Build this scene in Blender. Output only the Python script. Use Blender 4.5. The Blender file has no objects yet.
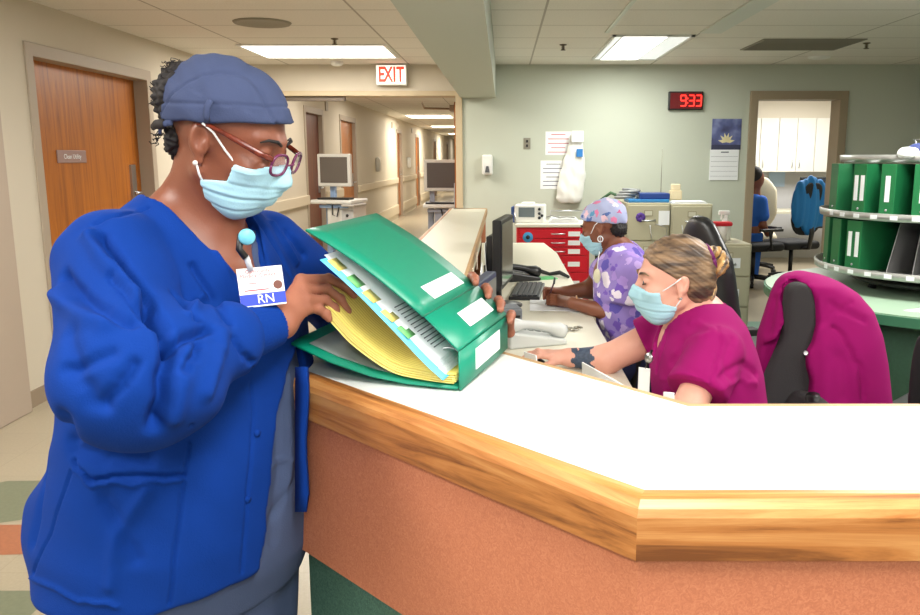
import bpy, math, random
import numpy as np
from mathutils import Vector, Matrix, Euler
random.seed(7); rng = np.random.RandomState(5)
C = bpy.context.scene.collection
PI = math.pi
def V3(*a): return Vector(a)
# ---------------------------------------------------------------- camera model
CAMH, FPX, PPX = 1.48, 820.0, 503.0
PITCH = math.atan(150.5/FPX)
def ray(px, py):
    u = (px-PPX)/FPX; v = (307.5-py)/FPX
    c, s = math.cos(PITCH), math.sin(PITCH)
    return Vector((u, c+v*s, -s+v*c))
def atY(px, py, y):
    r = ray(px, py); return r*(y/r.y)+Vector((0, 0, CAMH))
def atZ(px, py, z):
    r = ray(px, py); return r*((z-CAMH)/r.z)+Vector((0, 0, CAMH))
def atX(px, py, x):
    r = ray(px, py); return r*(x/r.x)+Vector((0, 0, CAMH))

# ---------------------------------------------------------------- materials
def lin(c):
    return tuple((x/255/12.92 if x/255 <= .04045 else ((x/255+.055)/1.055)**2.4) for x in c)
MATS = {}
def mat(name, col, rough=.6, metal=0., bump=0., bscale=200., vary=0., vscale=8., emit=0., spec=.5, alpha=None, trans=0., sheen=0., stretch=(1, 1, 1), col2=None, vdet=4.):
    """col in sRGB 0-255; vary mixes toward col2 (or a darker tone) by noise"""
    if name in MATS: return MATS[name]
    m = bpy.data.materials.new(name); m.use_nodes = True
    nt = m.node_tree; N = nt.nodes; L = nt.links
    b = N['Principled BSDF']
    c = lin(col)
    b.inputs['Base Color'].default_value = (*c, 1)
    b.inputs['Roughness'].default_value = rough
    b.inputs['Metallic'].default_value = metal
    b.inputs['Specular IOR Level'].default_value = spec
    if sheen: b.inputs['Sheen Weight'].default_value = sheen
    if trans: b.inputs['Transmission Weight'].default_value = trans
    if alpha is not None: b.inputs['Alpha'].default_value = alpha
    if emit:
        b.inputs['Emission Color'].default_value = (*c, 1); b.inputs['Emission Strength'].default_value = emit
    if vary or bump:
        tc = N.new('ShaderNodeTexCoord'); mp = N.new('ShaderNodeMapping'); mp.inputs['Scale'].default_value = stretch
        L.new(tc.outputs['Object'], mp.inputs['Vector'])
    if vary:
        n = N.new('ShaderNodeTexNoise'); n.inputs['Scale'].default_value = vscale; n.inputs['Detail'].default_value = vdet
        L.new(mp.outputs[0], n.inputs['Vector'])
        r = N.new('ShaderNodeValToRGB'); r.color_ramp.elements[0].position = .35; r.color_ramp.elements[1].position = .65
        c2 = lin(col2) if col2 else tuple(x*.6 for x in c)
        r.color_ramp.elements[0].color = (*[x*(1-vary)+y*vary for x, y in zip(c, c2)], 1)
        r.color_ramp.elements[1].color = (*c, 1)
        L.new(n.outputs['Fac'], r.inputs[0]); L.new(r.outputs[0], b.inputs['Base Color'])
    if bump:
        n2 = N.new('ShaderNodeTexNoise'); n2.inputs['Scale'].default_value = bscale; n2.inputs['Detail'].default_value = 3
        L.new(mp.outputs[0], n2.inputs['Vector'])
        bp = N.new('ShaderNodeBump'); bp.inputs['Strength'].default_value = bump; bp.inputs['Distance'].default_value = .002
        L.new(n2.outputs['Fac'], bp.inputs['Height']); L.new(bp.outputs[0], b.inputs['Normal'])
    MATS[name] = m
    return m

def wood(name, c1, c2, c3, scale=6., axis=0, rough=.35):
    """oak grain that runs along `axis` of the object"""
    if name in MATS: return MATS[name]
    m = bpy.data.materials.new(name); m.use_nodes = True
    nt = m.node_tree; N = nt.nodes; L = nt.links; b = N['Principled BSDF']
    b.inputs['Roughness'].default_value = rough
    tc = N.new('ShaderNodeTexCoord'); mp = N.new('ShaderNodeMapping')
    s = [scale*7]*3; s[axis] = scale*.45; mp.inputs['Scale'].default_value = s
    L.new(tc.outputs['Object'], mp.inputs['Vector'])
    n = N.new('ShaderNodeTexNoise'); n.inputs['Scale'].default_value = 1.; n.inputs['Detail'].default_value = 7; n.inputs['Distortion'].default_value = .8
    n.inputs['Roughness'].default_value = .65
    L.new(mp.outputs[0], n.inputs['Vector'])
    r = N.new('ShaderNodeValToRGB')
    e = r.color_ramp.elements; e[0].position = .34; e[0].color = (*lin(c3), 1); e[1].position = .68; e[1].color = (*lin(c1), 1)
    k = e.new(.48); k.color = (*lin(c2), 1)
    L.new(n.outputs['Fac'], r.inputs[0]); L.new(r.outputs[0], b.inputs['Base Color'])
    bp = N.new('ShaderNodeBump'); bp.inputs['Strength'].default_value = .15; bp.inputs['Distance'].default_value = .002
    L.new(n.outputs['Fac'], bp.inputs['Height']); L.new(bp.outputs[0], b.inputs['Normal'])
    MATS[name] = m
    return m

def patches(name, base, cols, scale=30., rough=.8, thresh=.33):
    """printed cloth: coloured blobs of voronoi cells on a base colour"""
    m = bpy.data.materials.new(name); m.use_nodes = True
    nt = m.node_tree; N = nt.nodes; L = nt.links; b = N['Principled BSDF']; b.inputs['Roughness'].default_value = rough
    tc = N.new('ShaderNodeTexCoord')
    ns = N.new('ShaderNodeTexNoise'); ns.inputs['Scale'].default_value = scale*1.3
    L.new(tc.outputs['Object'], ns.inputs['Vector'])
    mx = N.new('ShaderNodeMix'); mx.data_type = 'RGBA'; mx.inputs[0].default_value = .04
    L.new(tc.outputs['Object'], mx.inputs[6]); L.new(ns.outputs['Color'], mx.inputs[7])
    v = N.new('ShaderNodeTexVoronoi'); v.inputs['Scale'].default_value = scale
    L.new(mx.outputs[2], v.inputs['Vector'])
    sep = N.new('ShaderNodeSeparateColor'); L.new(v.outputs['Color'], sep.inputs[0])
    r = N.new('ShaderNodeValToRGB'); r.color_ramp.interpolation = 'CONSTANT'
    e = r.color_ramp.elements; e[0].color = (*lin(cols[0]), 1); e[1].position = 1/len(cols); e[1].color = (*lin(cols[1]), 1)
    for i, c in enumerate(cols[2:], 2):
        q = e.new(i/len(cols)); q.color = (*lin(c), 1)
    L.new(sep.outputs[0], r.inputs[0])
    lt = N.new('ShaderNodeMath'); lt.operation = 'LESS_THAN'; lt.inputs[1].default_value = thresh
    L.new(v.outputs['Distance'], lt.inputs[0])
    m2 = N.new('ShaderNodeMix'); m2.data_type = 'RGBA'; m2.inputs[6].default_value = (*lin(base), 1)
    L.new(lt.outputs[0], m2.inputs[0]); L.new(r.outputs[0], m2.inputs[7]); L.new(m2.outputs[2], b.inputs['Base Color'])
    MATS[name] = m
    return m

# ---------------------------------------------------------------- objects
def setp(o, label=None, cat=None, group=None, kind=None):
    if label: o['label'] = label
    if cat: o['category'] = cat
    if group: o['group'] = group
    if kind: o['kind'] = kind
    return o
def thing(name, label, cat, loc=(0, 0, 0), rz=0., group=None):
    o = bpy.data.objects.new(name, None); C.objects.link(o)
    o.location = loc; o.rotation_euler = (0, 0, rz); o.empty_display_size = .1
    return setp(o, label, cat, group)
def wmat(o):
    M = o.matrix_basis.copy()
    while o.parent is not None:
        o = o.parent; M = o.matrix_basis @ M
    return M
def link_mesh(name, me, parent=None, world=False):
    o = bpy.data.objects.new(name, me); C.objects.link(o)
    if parent is not None:
        o.parent = parent
        if world: me.transform(wmat(parent).inverted())
    return o
def copy_tree(o, parent=None):
    c = o.copy(); C.objects.link(c)
    if parent is not None: c.parent = parent
    for ch in [k for k in bpy.data.objects if k.parent == o]: copy_tree(ch, c)
    return c

class MB:
    """collects faces; build() links them as ONE mesh object"""
    def __init__(s): s.v = []; s.f = []; s.m = []; s.mi = 0; s.sm = []
    def use(s, i): s.mi = i; return s
    def add(s, vs, fs, smooth=False):
        n = len(s.v); s.v += [tuple(x) for x in vs]
        for f in fs: s.f.append([i+n for i in f]); s.m.append(s.mi); s.sm.append(smooth)
        return s
    def box(s, x0, x1, y0, y1, z0, z1, M=None):
        vs = [Vector(p) for p in ((x0, y0, z0), (x1, y0, z0), (x1, y1, z0), (x0, y1, z0), (x0, y0, z1), (x1, y0, z1), (x1, y1, z1), (x0, y1, z1))]
        if M is not None: vs = [M @ v for v in vs]
        return s.add(vs, [(0, 3, 2, 1), (4, 5, 6, 7), (0, 1, 5, 4), (1, 2, 6, 5), (2, 3, 7, 6), (3, 0, 4, 7)])
    def cbox(s, c, d, M=None):
        return s.box(c[0]-d[0]/2, c[0]+d[0]/2, c[1]-d[1]/2, c[1]+d[1]/2, c[2]-d[2]/2, c[2]+d[2]/2, M)
    def prism(s, pts, z0, z1, M=None):
        n = len(pts)
        vs = [Vector((p[0], p[1], z0)) for p in pts]+[Vector((p[0], p[1], z1)) for p in pts]
        if M is not None: vs = [M @ v for v in vs]
        return s.add(vs, [tuple(reversed(range(n))), tuple(range(n, 2*n))]+[(i, (i+1) % n, n+(i+1) % n, n+i) for i in range(n)])
    def poly(s, pts): return s.add(pts, [tuple(range(len(pts)))])
    def tube(s, pts, r, n=10, cap=True, flat=None):
        pts = [Vector(p) for p in pts]; k = len(pts)
        rs = r if hasattr(r, '__len__') else [r]*k
        vs = []; up = None
        for i, p in enumerate(pts):
            t = (pts[min(i+1, k-1)]-pts[max(i-1, 0)]).normalized()
            if up is None:
                up = Vector((0, 0, 1)) if abs(t.z) < .9 else Vector((1, 0, 0))
            a = t.cross(up).normalized(); b_ = a.cross(t).normalized(); up = b_
            for j in range(n):
                th = 2*PI*j/n
                vs.append(p+(a*math.cos(th)*(flat or 1)+b_*math.sin(th))*rs[i])
        fs = [(i*n+j, i*n+(j+1) % n, (i+1)*n+(j+1) % n, (i+1)*n+j) for i in range(k-1) for j in range(n)]
        if cap: fs += [tuple(reversed(range(n))), tuple(range((k-1)*n, k*n))]
        return s.add(vs, fs, True)
    def lathe(s, prof, c=(0, 0, 0), n=32, M=None, a0=0., a1=2*PI):
        """prof: (r,z) list"""
        full = abs(a1-a0-2*PI) < 1e-6; m = n if full else n+1
        vs = []
        for (r, z) in prof:
            for j in range(m):
                th = a0+(a1-a0)*j/n
                v = Vector((c[0]+r*math.cos(th), c[1]+r*math.sin(th), c[2]+z)); vs.append(M @ v if M is not None else v)
        fs = [(i*m+j, i*m+(j+1) % m, (i+1)*m+(j+1) % m, (i+1)*m+j) for i in range(len(prof)-1) for j in range(n)]
        return s.add(vs, fs, True)
    def sheet(s, rows, th=0.):
        """rows: grid of points; th>0 gives it thickness along normals"""
        R = len(rows); K = len(rows[0]); P = [[Vector(p) for p in r] for r in rows]
        top = [p for r in P for p in r]
        q = lambda i, j: i*K+j
        if th:
            nr = []
            for i in range(R):
                for j in range(K):
                    a = P[min(i+1, R-1)][j]-P[max(i-1, 0)][j]; b_ = P[i][min(j+1, K-1)]-P[i][max(j-1, 0)]
                    nr.append(a.cross(b_).normalized())
            bot = [p-n_*th for p, n_ in zip(top, nr)]
            o = R*K
            fs = [(q(i, j), q(i+1, j), q(i+1, j+1), q(i, j+1)) for i in range(R-1) for j in range(K-1)]
            fs += [(o+q(i, j), o+q(i, j+1), o+q(i+1, j+1), o+q(i+1, j)) for i in range(R-1) for j in range(K-1)]
            for j in range(K-1): fs += [(q(0, j), q(0, j+1), o+q(0, j+1), o+q(0, j)), (q(R-1, j+1), q(R-1, j), o+q(R-1, j), o+q(R-1, j+1))]
            for i in range(R-1): fs += [(q(i+1, 0), q(i, 0), o+q(i, 0), o+q(i+1, 0)), (q(i, K-1), q(i+1, K-1), o+q(i+1, K-1), o+q(i, K-1))]
            return s.add(top+bot, fs, True)
        return s.add(top, [(q(i, j), q(i+1, j), q(i+1, j+1), q(i, j+1)) for i in range(R-1) for j in range(K-1)], True)
    def build(s, name, mats, parent=None, world=False, bevel=0., seg=2, smooth=None, sub=0):
        me = bpy.data.meshes.new(name); me.from_pydata(s.v, [], s.f)
        mats = mats if isinstance(mats, (list, tuple)) else [mats]
        for m_ in mats: me.materials.append(m_)
        me.polygons.foreach_set('material_index', s.m)
        me.polygons.foreach_set('use_smooth', s.sm if smooth is None else [smooth]*len(s.f))
        me.update()
        o = link_mesh(name, me, parent, world)
        if bevel:
            b = o.modifiers.new('bevel', 'BEVEL'); b.width = bevel; b.segments = seg; b.limit_method = 'ANGLE'; b.angle_limit = .6
        if sub:
            b = o.modifiers.new('sub', 'SUBSURF'); b.levels = sub; b.render_levels = sub
        return o
def text(name, s, size, m, M, parent=None, ext=.0006, world=False, bold=0.):
    """lettering as a thin mesh; M places the text plane (x right, y up)"""
    cu = bpy.data.curves.new(name, 'FONT'); cu.body = s; cu.size = size; cu.extrude = ext; cu.align_x = 'CENTER'; cu.align_y = 'CENTER'; cu.resolution_u = 3; cu.offset = bold
    o = bpy.data.objects.new(name, cu); C.objects.link(o)
    me = bpy.data.meshes.new_from_object(o.evaluated_get(bpy.context.evaluated_depsgraph_get()))
    bpy.data.objects.remove(o); me.materials.clear(); me.materials.append(m); me.transform(M)
    me.name = name
    return link_mesh(name, me, parent, world)
def frame(o, x, y, z=None):
    x = Vector(x).normalized(); y = Vector(y); y = (y-x*y.dot(x)).normalized(); z = x.cross(y)
    M = Matrix((x, y, z)).transposed().to_4x4(); M.translation = Vector(o); return M
FRONT = lambda p: frame(p, (1, 0, 0), (0, 0, 1))      # text facing -Y

# ---------------------------------------------------------------- implicit surfaces
def A(*a): return np.array(a, dtype=np.float64)
def smin(a, b, k):
    h = np.clip(.5+.5*(b-a)/k, 0, 1); return b*(1-h)+a*h-k*h*(1-h)
def smax(a, b, k): return -smin(-a, -b, k)
def cap(p, a, b, ra, rb=None):
    a = np.asarray(a, float); b = np.asarray(b, float); rb = ra if rb is None else rb
    ab = b-a; h = np.clip(((p-a)@ab)/(ab@ab), 0, 1)
    return np.linalg.norm(p-a-h[:, None]*ab, axis=1)-(ra+(rb-ra)*h)
def ell(p, c, r, R=None):
    q = p-np.asarray(c, float)
    if R is not None: q = q@R
    r = np.asarray(r, float)
    k0 = np.linalg.norm(q/r, axis=1); k1 = np.linalg.norm(q/(r*r), axis=1)+1e-9
    return k0*(k0-1)/k1
def rbox(p, c, h, r=0., R=None):
    q = p-np.asarray(c, float)
    if R is not None: q = q@R
    q = np.abs(q)-(np.asarray(h, float)-r)
    return np.linalg.norm(np.maximum(q, 0), axis=1)+np.minimum(q.max(axis=1), 0)-r
def chain(p, pts, rs, k=.01):
    d = None
    for i in range(len(pts)-1):
        e = cap(p, pts[i], pts[i+1], rs[i], rs[i+1]); d = e if d is None else smin(d, e, k)
    return d
def loft(p, zs, cx, cy, a, b, th=0.):
    """stack of ellipses along z (a along the facing direction th, b across)"""
    z = p[:, 2]; X = np.interp(z, zs, cx); Y_ = np.interp(z, zs, cy); aa = np.interp(z, zs, a); bb = np.interp(z, zs, b)
    dx = p[:, 0]-X; dy = p[:, 1]-Y_
    u = dx*math.cos(th)+dy*math.sin(th); w = -dx*math.sin(th)+dy*math.cos(th)
    k0 = np.sqrt((u/aa)**2+(w/bb)**2); k1 = np.sqrt((u/aa**2)**2+(w/bb**2)**2)+1e-9
    d = k0*(k0-1)/k1
    return smax(smax(d, z-zs[-1], .02), zs[0]-z, .02)
def rot(yaw=0, pitch=0, roll=0):
    """columns: forward, left, up of a head that is yawed, then pitched nose-down"""
    return np.array((Matrix.Rotation(yaw, 3, 'Z') @ Matrix.Rotation(pitch, 3, 'Y') @ Matrix.Rotation(roll, 3, 'X')))
def surf(f, lo, hi, res):
    lo = np.asarray(lo, float); n = np.ceil((np.asarray(hi)-lo)/res).astype(int)+1
    B = 8; nb = -(-n//B); n = nb*B
    Vv = np.full(n, 1e3)
    bi = np.stack(np.meshgrid(*[np.arange(k) for k in nb], indexing='ij'), -1).reshape(-1, 3)
    cen = lo+(bi*B+B/2-.5)*res
    dc = f(cen); lim = B*res*.5*1.75*1.9
    near = np.abs(dc) < lim
    V4 = Vv.reshape(nb[0], B, nb[1], B, nb[2], B).transpose(0, 2, 4, 1, 3, 5)   # view
    sg = np.where(dc < 0, -1e3, 1e3)
    V4[bi[:, 0], bi[:, 1], bi[:, 2]] = sg[:, None, None, None]
    loc = np.stack(np.meshgrid(*[np.arange(B)]*3, indexing='ij'), -1).reshape(-1, 3)
    nbk = bi[near]
    for s in range(0, len(nbk), 400):
        q = nbk[s:s+400]
        pts = lo+(q[:, None, :]*B+loc[None])*res
        val = f(pts.reshape(-1, 3)).reshape(len(q), B, B, B)
        V4[q[:, 0], q[:, 1], q[:, 2]] = val
    Vv = V4.transpose(0, 3, 1, 4, 2, 5).reshape(n)
    ins = Vv < 0
    acc = np.zeros(tuple(n-1)+(3,)); cnt = np.zeros(tuple(n-1))
    Vc = np.clip(Vv, -3*res, 3*res)
    sl = lambda o, ax=None: tuple(slice(o[i], n[i]-1+o[i]) for i in range(3))
    for ax in range(3):
        for o1 in (0, 1):
            for o2 in (0, 1):
                o = [0, 0, 0]; oth = [i for i in range(3) if i != ax]; o[oth[0]] = o1; o[oth[1]] = o2
                e = list(o); e[ax] = 1
                a = Vc[sl(o)]; b = Vc[sl(e)]; cr = (a < 0) != (b < 0)
                t = np.where(cr, a/(a-b+1e-12), 0)
                for i in range(3):
                    acc[..., i] += np.where(cr, (t if i == ax else o[i]), 0)
                cnt += cr
    act = cnt > 0
    idx = -np.ones(tuple(n-1), int); idx[act] = np.arange(act.sum())
    ii = np.stack(np.nonzero(act), -1)
    P = lo+(ii+acc[act]/cnt[act][:, None])*res
    F = []
    for ax in range(3):
        u, w = [(1, 2), (2, 0), (0, 1)][ax]
        s0 = [slice(1, n[i]-1) for i in range(3)]; s0[ax] = slice(0, n[ax]-1)
        s1 = list(s0); s1[ax] = slice(1, n[ax])
        a = ins[tuple(s0)]; b = ins[tuple(s1)]
        for flip in (0, 1):
            m = (a & ~b) if not flip else (~a & b)
            q = np.stack(np.nonzero(m), -1)+np.array([s0[0].start, s0[1].start, s0[2].start])
            if not len(q): continue
            def at(du, dw):
                r = q.copy(); r[:, u] += du; r[:, w] += dw; return idx[r[:, 0], r[:, 1], r[:, 2]]
            quad = np.stack([at(-1, -1), at(0, -1), at(0, 0), at(-1, 0)], -1)
            if flip: quad = quad[:, ::-1]
            F.append(quad)
    F = np.concatenate(F); F = F[(F >= 0).all(1)]
    return P, F
def relax(P, F, it=2, lam=.5):
    for _ in range(it):
        S = np.zeros_like(P); c = np.zeros(len(P))
        for i in range(4):
            for j in ((i+1) % 4, (i+3) % 4):
                np.add.at(S, F[:, i], P[F[:, j]]); np.add.at(c, F[:, i], 1)
        P = P*(1-lam)+lam*S/np.maximum(c, 1)[:, None]
    return P
def vnorm(P, F):
    n = np.cross(P[F[:, 2]]-P[F[:, 0]], P[F[:, 3]]-P[F[:, 1]]); N_ = np.zeros_like(P)
    for i in range(4): np.add.at(N_, F[:, i], n)
    return N_/(np.linalg.norm(N_, axis=1)[:, None]+1e-12)
def blob(name, f, lo, hi, res, mats, parent=None, it=2, disp=None, pick=None, world=True):
    """mesh of the implicit solid f; disp(P,N)->offset; pick(centroids)->material index.  f may be a list of (f,lo,hi,res)"""
    Ps, Fs, o = [], [], 0
    for (g, l, h, r) in ([(f, lo, hi, res)] if not isinstance(f, list) else f):
        P, F = surf(g, l, h, r); P = relax(P, F, it); Ps.append(P); Fs.append(F+o); o += len(P)
    P = np.concatenate(Ps); F = np.concatenate(Fs)
    if disp is not None:
        N_ = vnorm(P, F); P = P+N_*disp(P, N_)[:, None]
    me = bpy.data.meshes.new(name)
    me.vertices.add(len(P)); me.vertices.foreach_set('co', P.ravel())
    me.loops.add(F.size); me.loops.foreach_set('vertex_index', F.ravel().astype(np.int32))
    me.polygons.add(len(F)); me.polygons.foreach_set('loop_start', np.arange(0, F.size, 4, dtype=np.int32))
    me.update(calc_edges=True); me.validate()
    mats = mats if isinstance(mats, (list, tuple)) else [mats]
    for m_ in mats: me.materials.append(m_)
    if pick is not None:
        me.polygons.foreach_set('material_index', pick(P[F].mean(1)).astype(np.int32))
    me.polygons.foreach_set('use_smooth', np.ones(len(F), bool)); me.update()
    return link_mesh(name, me, parent, world)
def fold(P, pts, w, amp):
    """ridge (amp>0) or groove (amp<0) along a polyline"""
    d = np.full(len(P), 1e3)
    for a, b in zip(pts[:-1], pts[1:]): d = np.minimum(d, cap(P, a, b, 0.))
    return amp*np.exp(-(d/w)**2)
# ================================================================= THE ROOM
CEIL = 2.40; WX = -2.83; BY = 8.6
def struct(mb, name, m, **k):
    o = mb.build(name, m, **k); o['kind'] = 'structure'; return o
m_cream = mat('wall paint cream', (207, 198, 180), .7, bump=.15, bscale=300)
m_green = mat('wall paint sage', (194, 199, 184), .7, bump=.15, bscale=300)
m_soff = mat('soffit paint', (186, 192, 180), .7)
m_trim = mat('door frame paint', (150, 133, 112), .5)
m_frame = mat('frame taupe', (172, 158, 140), .5)
m_door = wood('orange door veneer', (190, 112, 22), (172, 98, 16), (142, 74, 12), 3., 2, .4)
m_doord = wood('brown door veneer', (120, 55, 28), (105, 45, 22), (84, 34, 16), 3., 2, .4)
m_white = mat('white plastic', (235, 236, 232), .35)
m_black = mat('black plastic', (22, 22, 24), .4)
m_chrome = mat('brushed steel', (190, 192, 195), .3, metal=1.)
m_paper = mat('white paper', (238, 240, 242), .8)
m_ink = mat('printed ink', (70, 72, 90), .8)
m_red_ink = mat('red ink', (190, 60, 70), .8)

# ceiling: lay-in tiles on a grid
def grid_mat(name, tile, line, sx, sy, lw, ox=0., oy=0., rough=.8):
    m = bpy.data.materials.new(name); m.use_nodes = True; nt = m.node_tree; N = nt.nodes; L = nt.links; b = N['Principled BSDF']
    b.inputs['Roughness'].default_value = rough
    tc = N.new('ShaderNodeTexCoord'); mp = N.new('ShaderNodeMapping'); mp.inputs['Location'].default_value = (ox, oy, 0)
    L.new(tc.outputs['Object'], mp.inputs['Vector'])
    br = N.new('ShaderNodeTexBrick'); br.offset = 0; br.inputs['Scale'].default_value = 1; br.inputs['Brick Width'].default_value = sx; br.inputs['Row Height'].default_value = sy
    br.inputs['Mortar Size'].default_value = lw; br.inputs['Mortar Smooth'].default_value = .1
    br.inputs['Color1'].default_value = (*lin(tile), 1); br.inputs['Color2'].default_value = (*lin([x*.985 for x in tile]), 1); br.inputs['Mortar'].default_value = (*lin(line), 1)
    L.new(mp.outputs[0], br.inputs['Vector'])
    n = N.new('ShaderNodeTexNoise'); n.inputs['Scale'].default_value = 90; n.inputs['Detail'].default_value = 4
    L.new(tc.outputs['Object'], n.inputs['Vector'])
    mx = N.new('ShaderNodeMix'); mx.data_type = 'RGBA'; mx.blend_type = 'MULTIPLY'; mx.inputs[0].default_value = .25
    L.new(br.outputs['Color'], mx.inputs[6]); L.new(n.outputs['Fac'], mx.inputs[7])
    L.new(mx.outputs[2], b.inputs['Base Color'])
    return m, b
m_ceil, _ = grid_mat('ceiling tile', (244, 240, 230), (186, 180, 168), 1.22, .62, .008, .95-.0, .11+.0)
m_vent = mat('vent grey', (140, 135, 120), .6)
struct(MB().box(-6, 6, -3, 60, CEIL, CEIL+.1), 'ceiling', m_ceil)
# floor: speckled sheet vinyl with an inlaid pattern of green and orange by the left wall
m_floor, fb = grid_mat('floor vinyl', (178, 166, 142), (165, 152, 128), .305, .305, .002, rough=.28)
m_fg = mat('floor green', (118, 124, 100), .3, vary=.3, vscale=60); m_fo = mat('floor orange', (168, 104, 72), .3, vary=.3, vscale=60)
m_ft = mat('floor teal', (96, 138, 118), .3, vary=.3, vscale=60)
fl = MB().box(-6, 8, -3, 60, -.1, 0)
def inlay(i, pts): fl.use(i); fl.poly([(p[0], p[1], .0008) for p in pts]); fl.use(0)
def zt(*pp): return [atZ(x, y, 0) for x, y in pp]
inlay(1, [(-2.7, 3.30), (-2.32, 3.05), (-1.6, 3.35), (-1.6, 3.62), (-2.3, 3.6)])
inlay(2, [(-2.7, 3.1), (-2.2, 2.86), (-1.6, 2.90), (-1.6, 3.15), (-2.3, 3.13)])
inlay(1, [(-2.6, 2.42), (-1.55, 2.42), (-1.55, 2.62), (-2.6, 2.62)])
inlay(2, [(-2.0, 3.68), (-1.55, 3.62), (-1.55, 3.82), (-1.9, 3.86)])
inlay(3, [(1.2, 5.2), (3.6, 5.2), (3.6, 7.35), (1.2, 7.35)])
struct(fl, 'floor', [m_floor, m_fg, m_fo, m_ft])

# left wall with a recessed door
D0, D1, DT = 5.10, 6.72, 2.085       # door opening along y, head height
struct(MB().box(WX-.2, WX, -3, D0, 0, CEIL).box(WX-.2, WX, D1, BY+.2, 0, CEIL).box(WX-.2, WX, D0, D1, DT, CEIL), 'wall_left', m_cream)
df = MB()
for y0, y1, z0, z1 in ((D0-.07, D0+.01, 0, DT+.07), (D1-.01, D1+.07, 0, DT+.07), (D0, D1, DT-.01, DT+.07)):
    df.box(WX-.17, WX+.012, y0, y1, z0, z1)
struct(df, 'trim_1', m_frame, bevel=.004)
dr = struct(MB().box(WX-.15, WX-.10, D0+.01, D1-.01, .01, DT-.01), 'door_1', m_door)
sg = MB().box(WX-.10, WX-.092, 5.47, 5.85, 1.44, 1.525).build('door_sign', mat('mauve sign', (158, 128, 122), .5), dr, bevel=.004)
text('sign_lettering', 'Clean Utility', .045, m_paper, frame((WX-.091, 5.66, 1.482), (0, 1, 0), (0, 0, 1)), sg)
hd = MB().box(WX-.10, WX-.085, 6.52, 6.60, 1.12, 1.42); hd.tube([(WX-.085, 6.56, 1.2), (WX-.04, 6.56, 1.2), (WX-.035, 6.46, 1.2)], .011)
hd.build('door_handle', m_chrome, dr)
# wall corner guard / near door jamb at the far left, and baseboards
struct(MB().box(WX, WX+.05, 3.2, 4.66, 0, CEIL), 'trim_2', mat('near jamb paint', (178, 162, 146), .55), bevel=.006)
m_base = mat('baseboard vinyl', (150, 134, 114), .5)
struct(MB().box(WX, WX+.012, 4.66, D0-.07, 0, .1).box(WX, WX+.012, D1+.07, BY, 0, .1), 'baseboard_left', m_base)

# back wall: opening to the corridor on the left, doorway to the back office on the right
OX1, OT = -.415, 2.09
RX0, RX1, RT = 2.60, 3.43, 2.055
struct(MB().box(WX, OX1, BY, BY+.2, OT+.02, CEIL), 'wall_header', m_cream)
struct(MB().box(OX1-.04, RX0-.02, BY, BY+.2, 0, CEIL).box(RX1+.02, 8, BY, BY+.2, 0, CEIL).box(RX0-.02, RX1+.02, BY, BY+.2, RT+.02, CEIL), 'wall_back', m_green)
t = MB().box(OX1-.07, OX1, BY-.03, BY+.22, 0, OT+.05).box(WX, OX1-.07, BY-.03, BY+.22, OT, OT+.05).box(WX, WX+.06, BY-.03, BY+.22, 0, OT)
struct(t, 'trim_3', mat('opening frame', (196, 178, 146), .5), bevel=.004)
t = MB().box(RX0-.085, RX0, BY-.025, BY+.22, 0, RT+.085).box(RX1, RX1+.085, BY-.025, BY+.22, 0, RT+.085).box(RX0, RX1, BY-.025, BY+.22, RT, RT+.085)
struct(t, 'trim_4', mat('office frame', (158, 142, 118), .5), bevel=.005)
struct(MB().box(OX1+.02, RX0-.09, BY-.012, BY, 0, .1).box(RX1+.09, 8, BY-.012, BY, 0, .1), 'baseboard_back', m_base)
# dropped beam over the long arm of the counter
struct(MB().box(-.435, -.075, 1.2, BY, 2.075, CEIL), 'trim_6', m_soff)
# right-hand wall of the room
struct(MB().box(4.9, 5.1, -3, BY, 0, CEIL), 'wall_right', m_green)
struct(MB().box(4.35, 5.0, 6.8, 8.1, 1.98, CEIL), 'trim_7', mat('brown soffit', (150, 138, 118), .6))

# corridor beyond
CX = -2.58
doors = [(10.95, 11.95, m_doord), (13.3, 14.6, m_door), (20.3, 21.2, m_door), (24.6, 25.6, m_door), (31, 32, m_door), (38, 39, m_door)]
cw = MB(); y = BY+.2
for a, b, _m in doors:
    cw.box(CX-.2, CX, y, a, 0, CEIL); cw.box(CX-.2, CX, a, b, 2.07, CEIL); y = b
cw.box(CX-.2, CX, y, 48, 0, CEIL)
struct(cw, 'wall_corridor_left', m_cream)
struct(MB().box(OX1, OX1+.15, BY+.2, 48, 0, CEIL), 'wall_corridor_right', m_cream)
struct(MB().box(CX-.2, OX1+.2, 48, 48.2, 0, CEIL), 'wall_corridor_end', m_cream)
for i, (a, b, dm) in enumerate(doors):
    f = MB()
    for y0, y1, z0, z1 in ((a-.07, a+.01, 0, 2.14), (b-.01, b+.07, 0, 2.14), (a, b, 2.06, 2.14)): f.box(CX-.18, CX+.012, y0, y1, z0, z1)
    struct(f, 'trim_%d' % (8+i), m_frame)
    d = struct(MB().box(CX-.10, CX-.05, a+.01, b-.01, .01, 2.06), 'door_%d' % (2+i), dm)
    MB().box(CX-.05, CX-.035, b-.16, b-.09, .98, 1.2).tube([(CX-.035, b-.12, 1.05), (CX+.01, b-.12, 1.05), (CX+.01, b-.25, 1.05)], .012).build('door_handle', m_chrome, d)
struct(MB().box(-1.6, -.75, 47.9, 48, 0, 2.05), 'door_8', m_door)
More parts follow.
